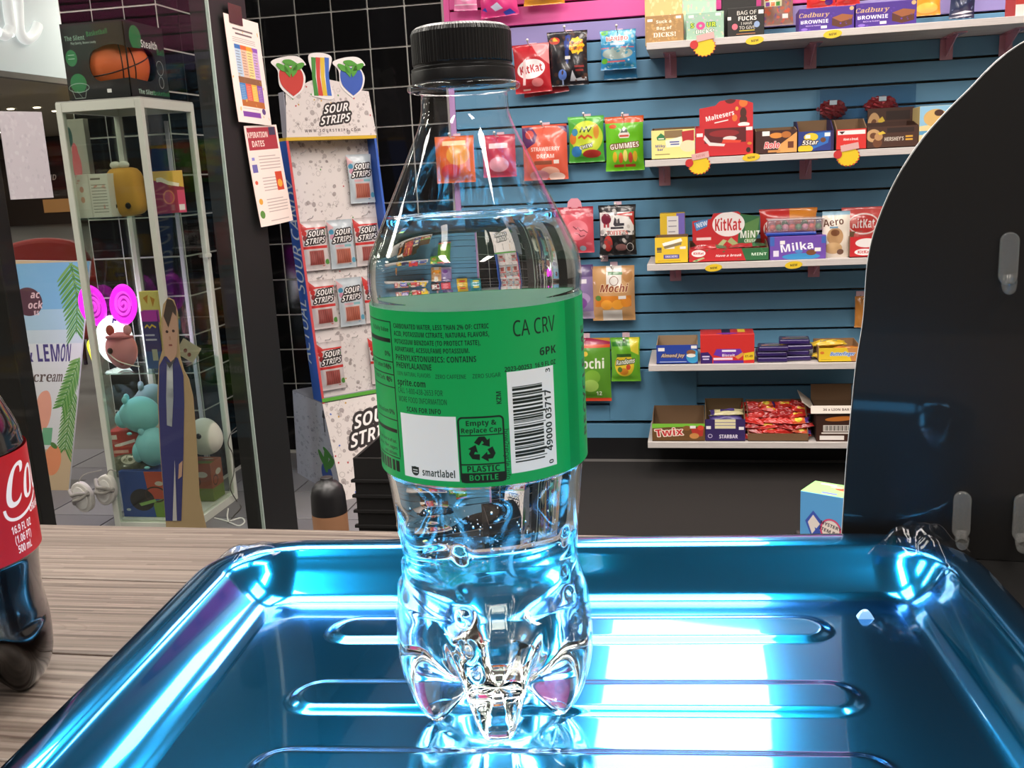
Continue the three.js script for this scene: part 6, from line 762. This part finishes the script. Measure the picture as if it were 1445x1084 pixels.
{ // banner board with fruit print behind the dark pillar
  const base = hit(60, 693, 1, 0), z = base.z, cxr = hit(60, 500, 2, z).x, P = (x, y) => { const p = hit(x, y, 2, z); return [p.x - cxr, p.y]; };
  const t = thing('banner_board', 'upright ad board with blue sky, palm leaves and lemon cream lettering', 'sign board', [cxr, 0.004, z]);
  const tl = P(-20, 368), tr = P(128, 370), br = P(98, 694), bl = P(20, 690); br[1] = bl[1] = 0;
  const [c, g] = painter(512, 1024); g.fillStyle = '#d9dbd9'; g.fillRect(0, 0, 512, 1024);
  g.fillStyle = '#7fb4d6'; g.fillRect(0, 0, 512, 200); g.fillStyle = '#a8c8d8'; g.fillRect(0, 200, 512, 90); g.fillStyle = '#c4d2d6'; g.fillRect(0, 290, 512, 60);
  g.fillStyle = '#cdb490'; g.fillRect(0, 830, 512, 194);
  const leaf = (x, y, a, s) => { g.save(); g.translate(x, y); g.rotate(a); g.strokeStyle = '#3c6a34'; g.lineWidth = 5; g.beginPath(); g.moveTo(0, 0); g.lineTo(0, s); g.stroke(); for (let i = 0; i < 16; i++) for (const e of [-1, 1]) { g.fillStyle = i % 2 ? '#4f8a3c' : '#7aa85c'; g.save(); g.translate(0, s * i / 16); g.rotate(e * (-0.9)); g.beginPath(); g.ellipse(0, s * 0.16, 6, s * 0.2, 0, 0, 7); g.fill(); g.restore(); } g.restore(); };
  leaf(420, 10, -0.1, 300); leaf(470, 560, 0.1, 280); leaf(500, 420, 0.5, 250);
  g.fillStyle = '#5a3a44'; g.beginPath(); g.ellipse(190, 165, 70, 62, 0, 0, 7); g.fill(); g.fillStyle = '#e9c8c8'; g.font = 'bold italic 44px sans-serif'; g.textAlign = 'center'; g.fillText('ac', 225, 150); g.fillText('ock', 220, 195); g.font = 'bold 26px sans-serif'; g.fillText('ES', 225, 224);
  g.fillStyle = '#4a3f78'; g.font = 'bold 108px sans-serif'; g.save(); g.translate(88, 430); g.scale(0.58, 1); g.textAlign = 'left'; g.fillText('H & LEMON', -20, 0); g.restore(); g.fillStyle = '#5a4a44'; g.font = 'italic bold 62px serif'; g.textAlign = 'left'; g.fillText('cream', 165, 520);
  g.fillStyle = '#e8a58c'; g.beginPath(); g.ellipse(230, 650, 60, 90, 0, 0, 7); g.fill(); g.fillStyle = '#6fae84'; g.fillRect(225, 730, 90, 80); g.fillStyle = '#e89468'; g.beginPath(); g.ellipse(340, 880, 78, 72, 0, 0, 7); g.fill(); g.fillStyle = '#4f7a3a'; g.beginPath(); g.ellipse(340, 812, 34, 12, 0.3, 0, 7); g.fill();
  const fg = slab([bl, br, tr, tl], 0.01), uv = fg.attributes.uv, ps = fg.attributes.position; for (let i = 0; i < uv.count; i++) { const v = ps.getY(i) / tr[1], l = bl[0] + (tl[0] - bl[0]) * v, r = br[0] + (tr[0] - br[0]) * v; uv.setXY(i, (ps.getX(i) - l) / (r - l), v); }
  put('print_board', fg, [sheet(c, 0.5), M(0xd9d9d6, 0.6)], t, [0, 0, -0.005]); put('foot', box(0.24, 0.006, 0.12), M(0x55524e, 0.5), t, [(bl[0] + br[0]) / 2, 0.0, -0.075]);
}
{ // pair of white fluffy slides hung at the cabinet's left post
  const z = CZ1 + 0.0058, sole = new THREE.Shape(); sole.absellipse(0, 0.05, 0.034, 0.052, 0, Math.PI * 2); const sg = new THREE.ExtrudeGeometry(sole, { depth: 0.018, bevelEnabled: true, bevelSize: 0.005, bevelThickness: 0.005, bevelSegments: 3, curveSegments: 30 }), w = M(0xcfc9c4, 0.9), sm = M(0x9a948f, 0.9);
  [[133, 690, 0.25, 'white strapped slide hung on the cabinet post, outer one'], [152, 684, -0.15, 'white strapped slide hung on the cabinet post, inner one']].forEach(([x, y, r, l], i) => { const p = hit(x, y + 24, 2, z), t = thing('slide_shoe', l, 'shoe', [p.x, p.y, z + 0.030 * (1 - i)]); t.rotation.z = r; put('sole', sg, w, t); for (const [dy, q] of [[0.05, 0.5], [0.07, -0.5]]) put('strap', tube([[-0.036, dy - q * 0.03, 0.018], [-0.01, dy, 0.046], [0.01, dy, 0.046], [0.036, dy + q * 0.03, 0.018]], 0.0075, 24, 10), sm, t); put('hang_cord', tube([[0, 0.1, 0.01], [0.01 + 0.02 * (1 - i), 0.125, 0.005], [0.03 + 0.05 * (1 - i), 0.12, -0.006 - 0.03 * (1 - i)]], 0.002, 16, 6), sm, t); put('footbed', new THREE.CylinderGeometry(1, 1, 0.004, 30).rotateX(Math.PI / 2).scale(0.026, 0.042, 1), M(0xe6e2de, 0.9), t, [0, 0.05, 0.026]); });
  const pegp = hit(150, 662, 2, z); 
}
{ // leads at the cabinet foot
  const F = (x, y, h = 0) => { const p = hit(x, y, 1, 0.008 + h); return p; }, S2 = (x, y) => hit(x, y, 0, CX1 + 0.012);
  solo('power_lead', 'thin dark lead running down the cabinet and onto the floor', 'cable', tube([S2(337, 600), S2(325, 613), S2(322, 627), S2(328, 640), S2(330, 668), S2(325, 688), F(334, 707), F(340, 716), F(330, 728), F(322, 738)], 0.0022, 90, 6), M(0x4f4a44, 0.6));
  solo('power_lead', 'white lead coiled on the grey floor by the cabinet', 'cable', tube([F(322, 718), F(321, 730), F(324, 735), F(340, 731), F(345, 737), F(338, 742), F(318, 735), F(303, 731)], 0.003, 80, 6), M(0xdeddd8, 0.5));
}
// ------------------------------------------------------------ mall beyond: lightbox sign, chairs, far shop
{
  const x = -6, P = (px, py) => hit(px, py, 0, x), a = P(-40, 96), b = P(137, 118), t = thing('light_sign', 'large white lightbox sign with pale letters outside the shop', 'lit sign', [x, 0, 0]);
  const yb = P(50, 106).y, yt = 3.28, z0 = a.z + 0.6, z1 = P(139, 40).z;
  put('light_face', box(0.06, yt - yb, z0 - z1), M(0xcfd6d6, 0.6, 0, { emissive: 0xdfe8e8, emissiveIntensity: 0.42 }), t, [0, (yb + yt) / 2, (z0 + z1) / 2]);
  put('sign_rim', box(0.08, 0.05, z0 - z1 + 0.06), M(0x8a857c, 0.6), t, [0, yb - 0.03, (z0 + z1) / 2]);
  const L = (pts) => tube(pts.map(([px, py]) => { const p = P(px, py); return V(0.045, p.y, p.z); }), 0.05, 30, 8), lm = M(0xf4f6f4, 0.5, 0, { emissive: 0xffffff, emissiveIntensity: 0.55 });
  put('letter_stroke', L([[18, -6], [19, 20], [21, 46], [27, 55], [36, 54], [43, 46], [47, 36]]), lm, t); put('letter_stroke', L([[2, -6], [5, 20], [8, 42], [6, 48]]), lm, t); put('letter_stroke', L([[8, 40], [0, 50], [-10, 46]]), lm, t);
}
{
  const chair = (label, px, py, z, s, turn) => { const p = hit(px, py, 2, z), t = thing('tub_chair', label, 'chair', [p.x, 0.0005, z], turn), m = M(0x8c231c, 0.6); const sh = new THREE.Shape(); sh.moveTo(-0.3, 0); sh.quadraticCurveTo(-0.36, 0.34, -0.2, 0.42); sh.quadraticCurveTo(0, 0.48, 0.2, 0.42); sh.quadraticCurveTo(0.36, 0.34, 0.3, 0); sh.closePath();
    put('backrest', new THREE.ExtrudeGeometry(sh, { depth: 0.09, bevelEnabled: true, bevelSize: 0.03, bevelThickness: 0.03, bevelSegments: 3, curveSegments: 16 }), m, t, [0, 0.42, -0.3]); put('seat', rbox(0.6, 0.14, 0.55, 0.04, 3), m, t, [0, 0.4, 0.02]); for (const [a, b] of [[-1, -1], [1, -1], [-1, 1], [1, 1]]) put('leg', new THREE.CylinderGeometry(0.018, 0.014, 0.33, 10), M(0x3a322c, 0.5), t, [a * 0.24, 0.165, b * 0.22]); for (const e of [-1, 1]) put('armrest', rbox(0.09, 0.2, 0.5, 0.035, 3), m, t, [e * 0.31, 0.55, 0.02]); t.scale.setScalar(s); return t; };
  chair('red tub chair beyond the blank paper, outside the shop', 48, 330, -6.4, 1.0, 0.5); chair('red tub chair behind the cabinet, outside the shop', 150, 350, -5.6, 1.05, -0.2);
  // far shop front
  const z = -34.92, P = (px, py) => hit(px, py, 2, z), t = thing('far_shop', 'dark shop front across the mall with white lettered sign', 'shop front', [0, 0, z]);
  const q = P(76, 250), f = P(76, 268); put('sign_board', box(2.2, 1.0, 0.06), M(0x14110f, 0.5), t, [q.x, q.y + 0.1, 0.02]);
  const [c, g] = painter(128, 96); g.fillStyle = '#14110f'; g.fillRect(0, 0, 128, 96); g.fillStyle = '#eeeae4'; g.font = 'bold italic 70px sans-serif'; g.textAlign = 'center'; g.fillText('JD', 64, 74); const jd = sheet(c, 0.5, { emissive: 0xffffff, emissiveMap: null }); jd.emissive.set(0x000000);
  put('sign_letters', box(0.5, 0.4, 0.02), six(jd, M(0x14110f, 0.5)), t, [q.x, q.y, 0.06]); put('warm_window', box(1.6, 0.5, 0.04), M(0xc99a6a, 0.6, 0, { emissive: 0xc98a4a, emissiveIntensity: 0.25 }), t, [q.x + 0.2, f.y - 0.6, 0.02]);
  for (let i = 0; i < 6; i++) { const h = P(215 + i * 9, 215); put('hung_garment', rbox(0.24, 0.9, 0.06, 0.03, 2), M([0x8a4a24, 0xb0703a, 0x3a2a24, 0x9c5a2c, 0x2a221f, 0xa8744a][i], 0.85), t, [h.x, h.y, 0.05]); }
  put('awning', box(10, 0.35, 0.3), M(0x5a4a40, 0.7), t, [q.x + 1, q.y + 0.95, 0.2]);
}
// rows of small bright downlights in the mall ceiling
{
  const g = new THREE.CylinderGeometry(0.08, 0.08, 0.02, 14), m = M(0xffffff, 0.5, 0, { emissive: 0xfff0d8, emissiveIntensity: 9 });
  const at = [...Array.from({ length: 8 }, (_, i) => [134 + i * 6, 178 + i * 0.7]), [3, 187], [8, 187], [13, 187], [20, 188], [29, 195], [33, 195], [38, 195], [15, 154], [52, 152], [41, 161], [78, 157]];
  at.forEach(([x, y]) => { const p = hit(x, y, 1, MALL_CEIL - 0.0105); const q = p; if (p.z < -34.5 || p.x < -26.5) return; solo('downlight', 'small round bright downlight in a row above the mall', 'downlight', g, m, [q.x, q.y, q.z], undefined, 'mall downlights'); });
}

// ------------------------------------------------------------ shadows and hand-over
scene.traverse((o) => { if (o.isMesh || o.isInstancedMesh) { o.castShadow = true; o.receiveShadow = true; } });
renderer.render(scene, camera);
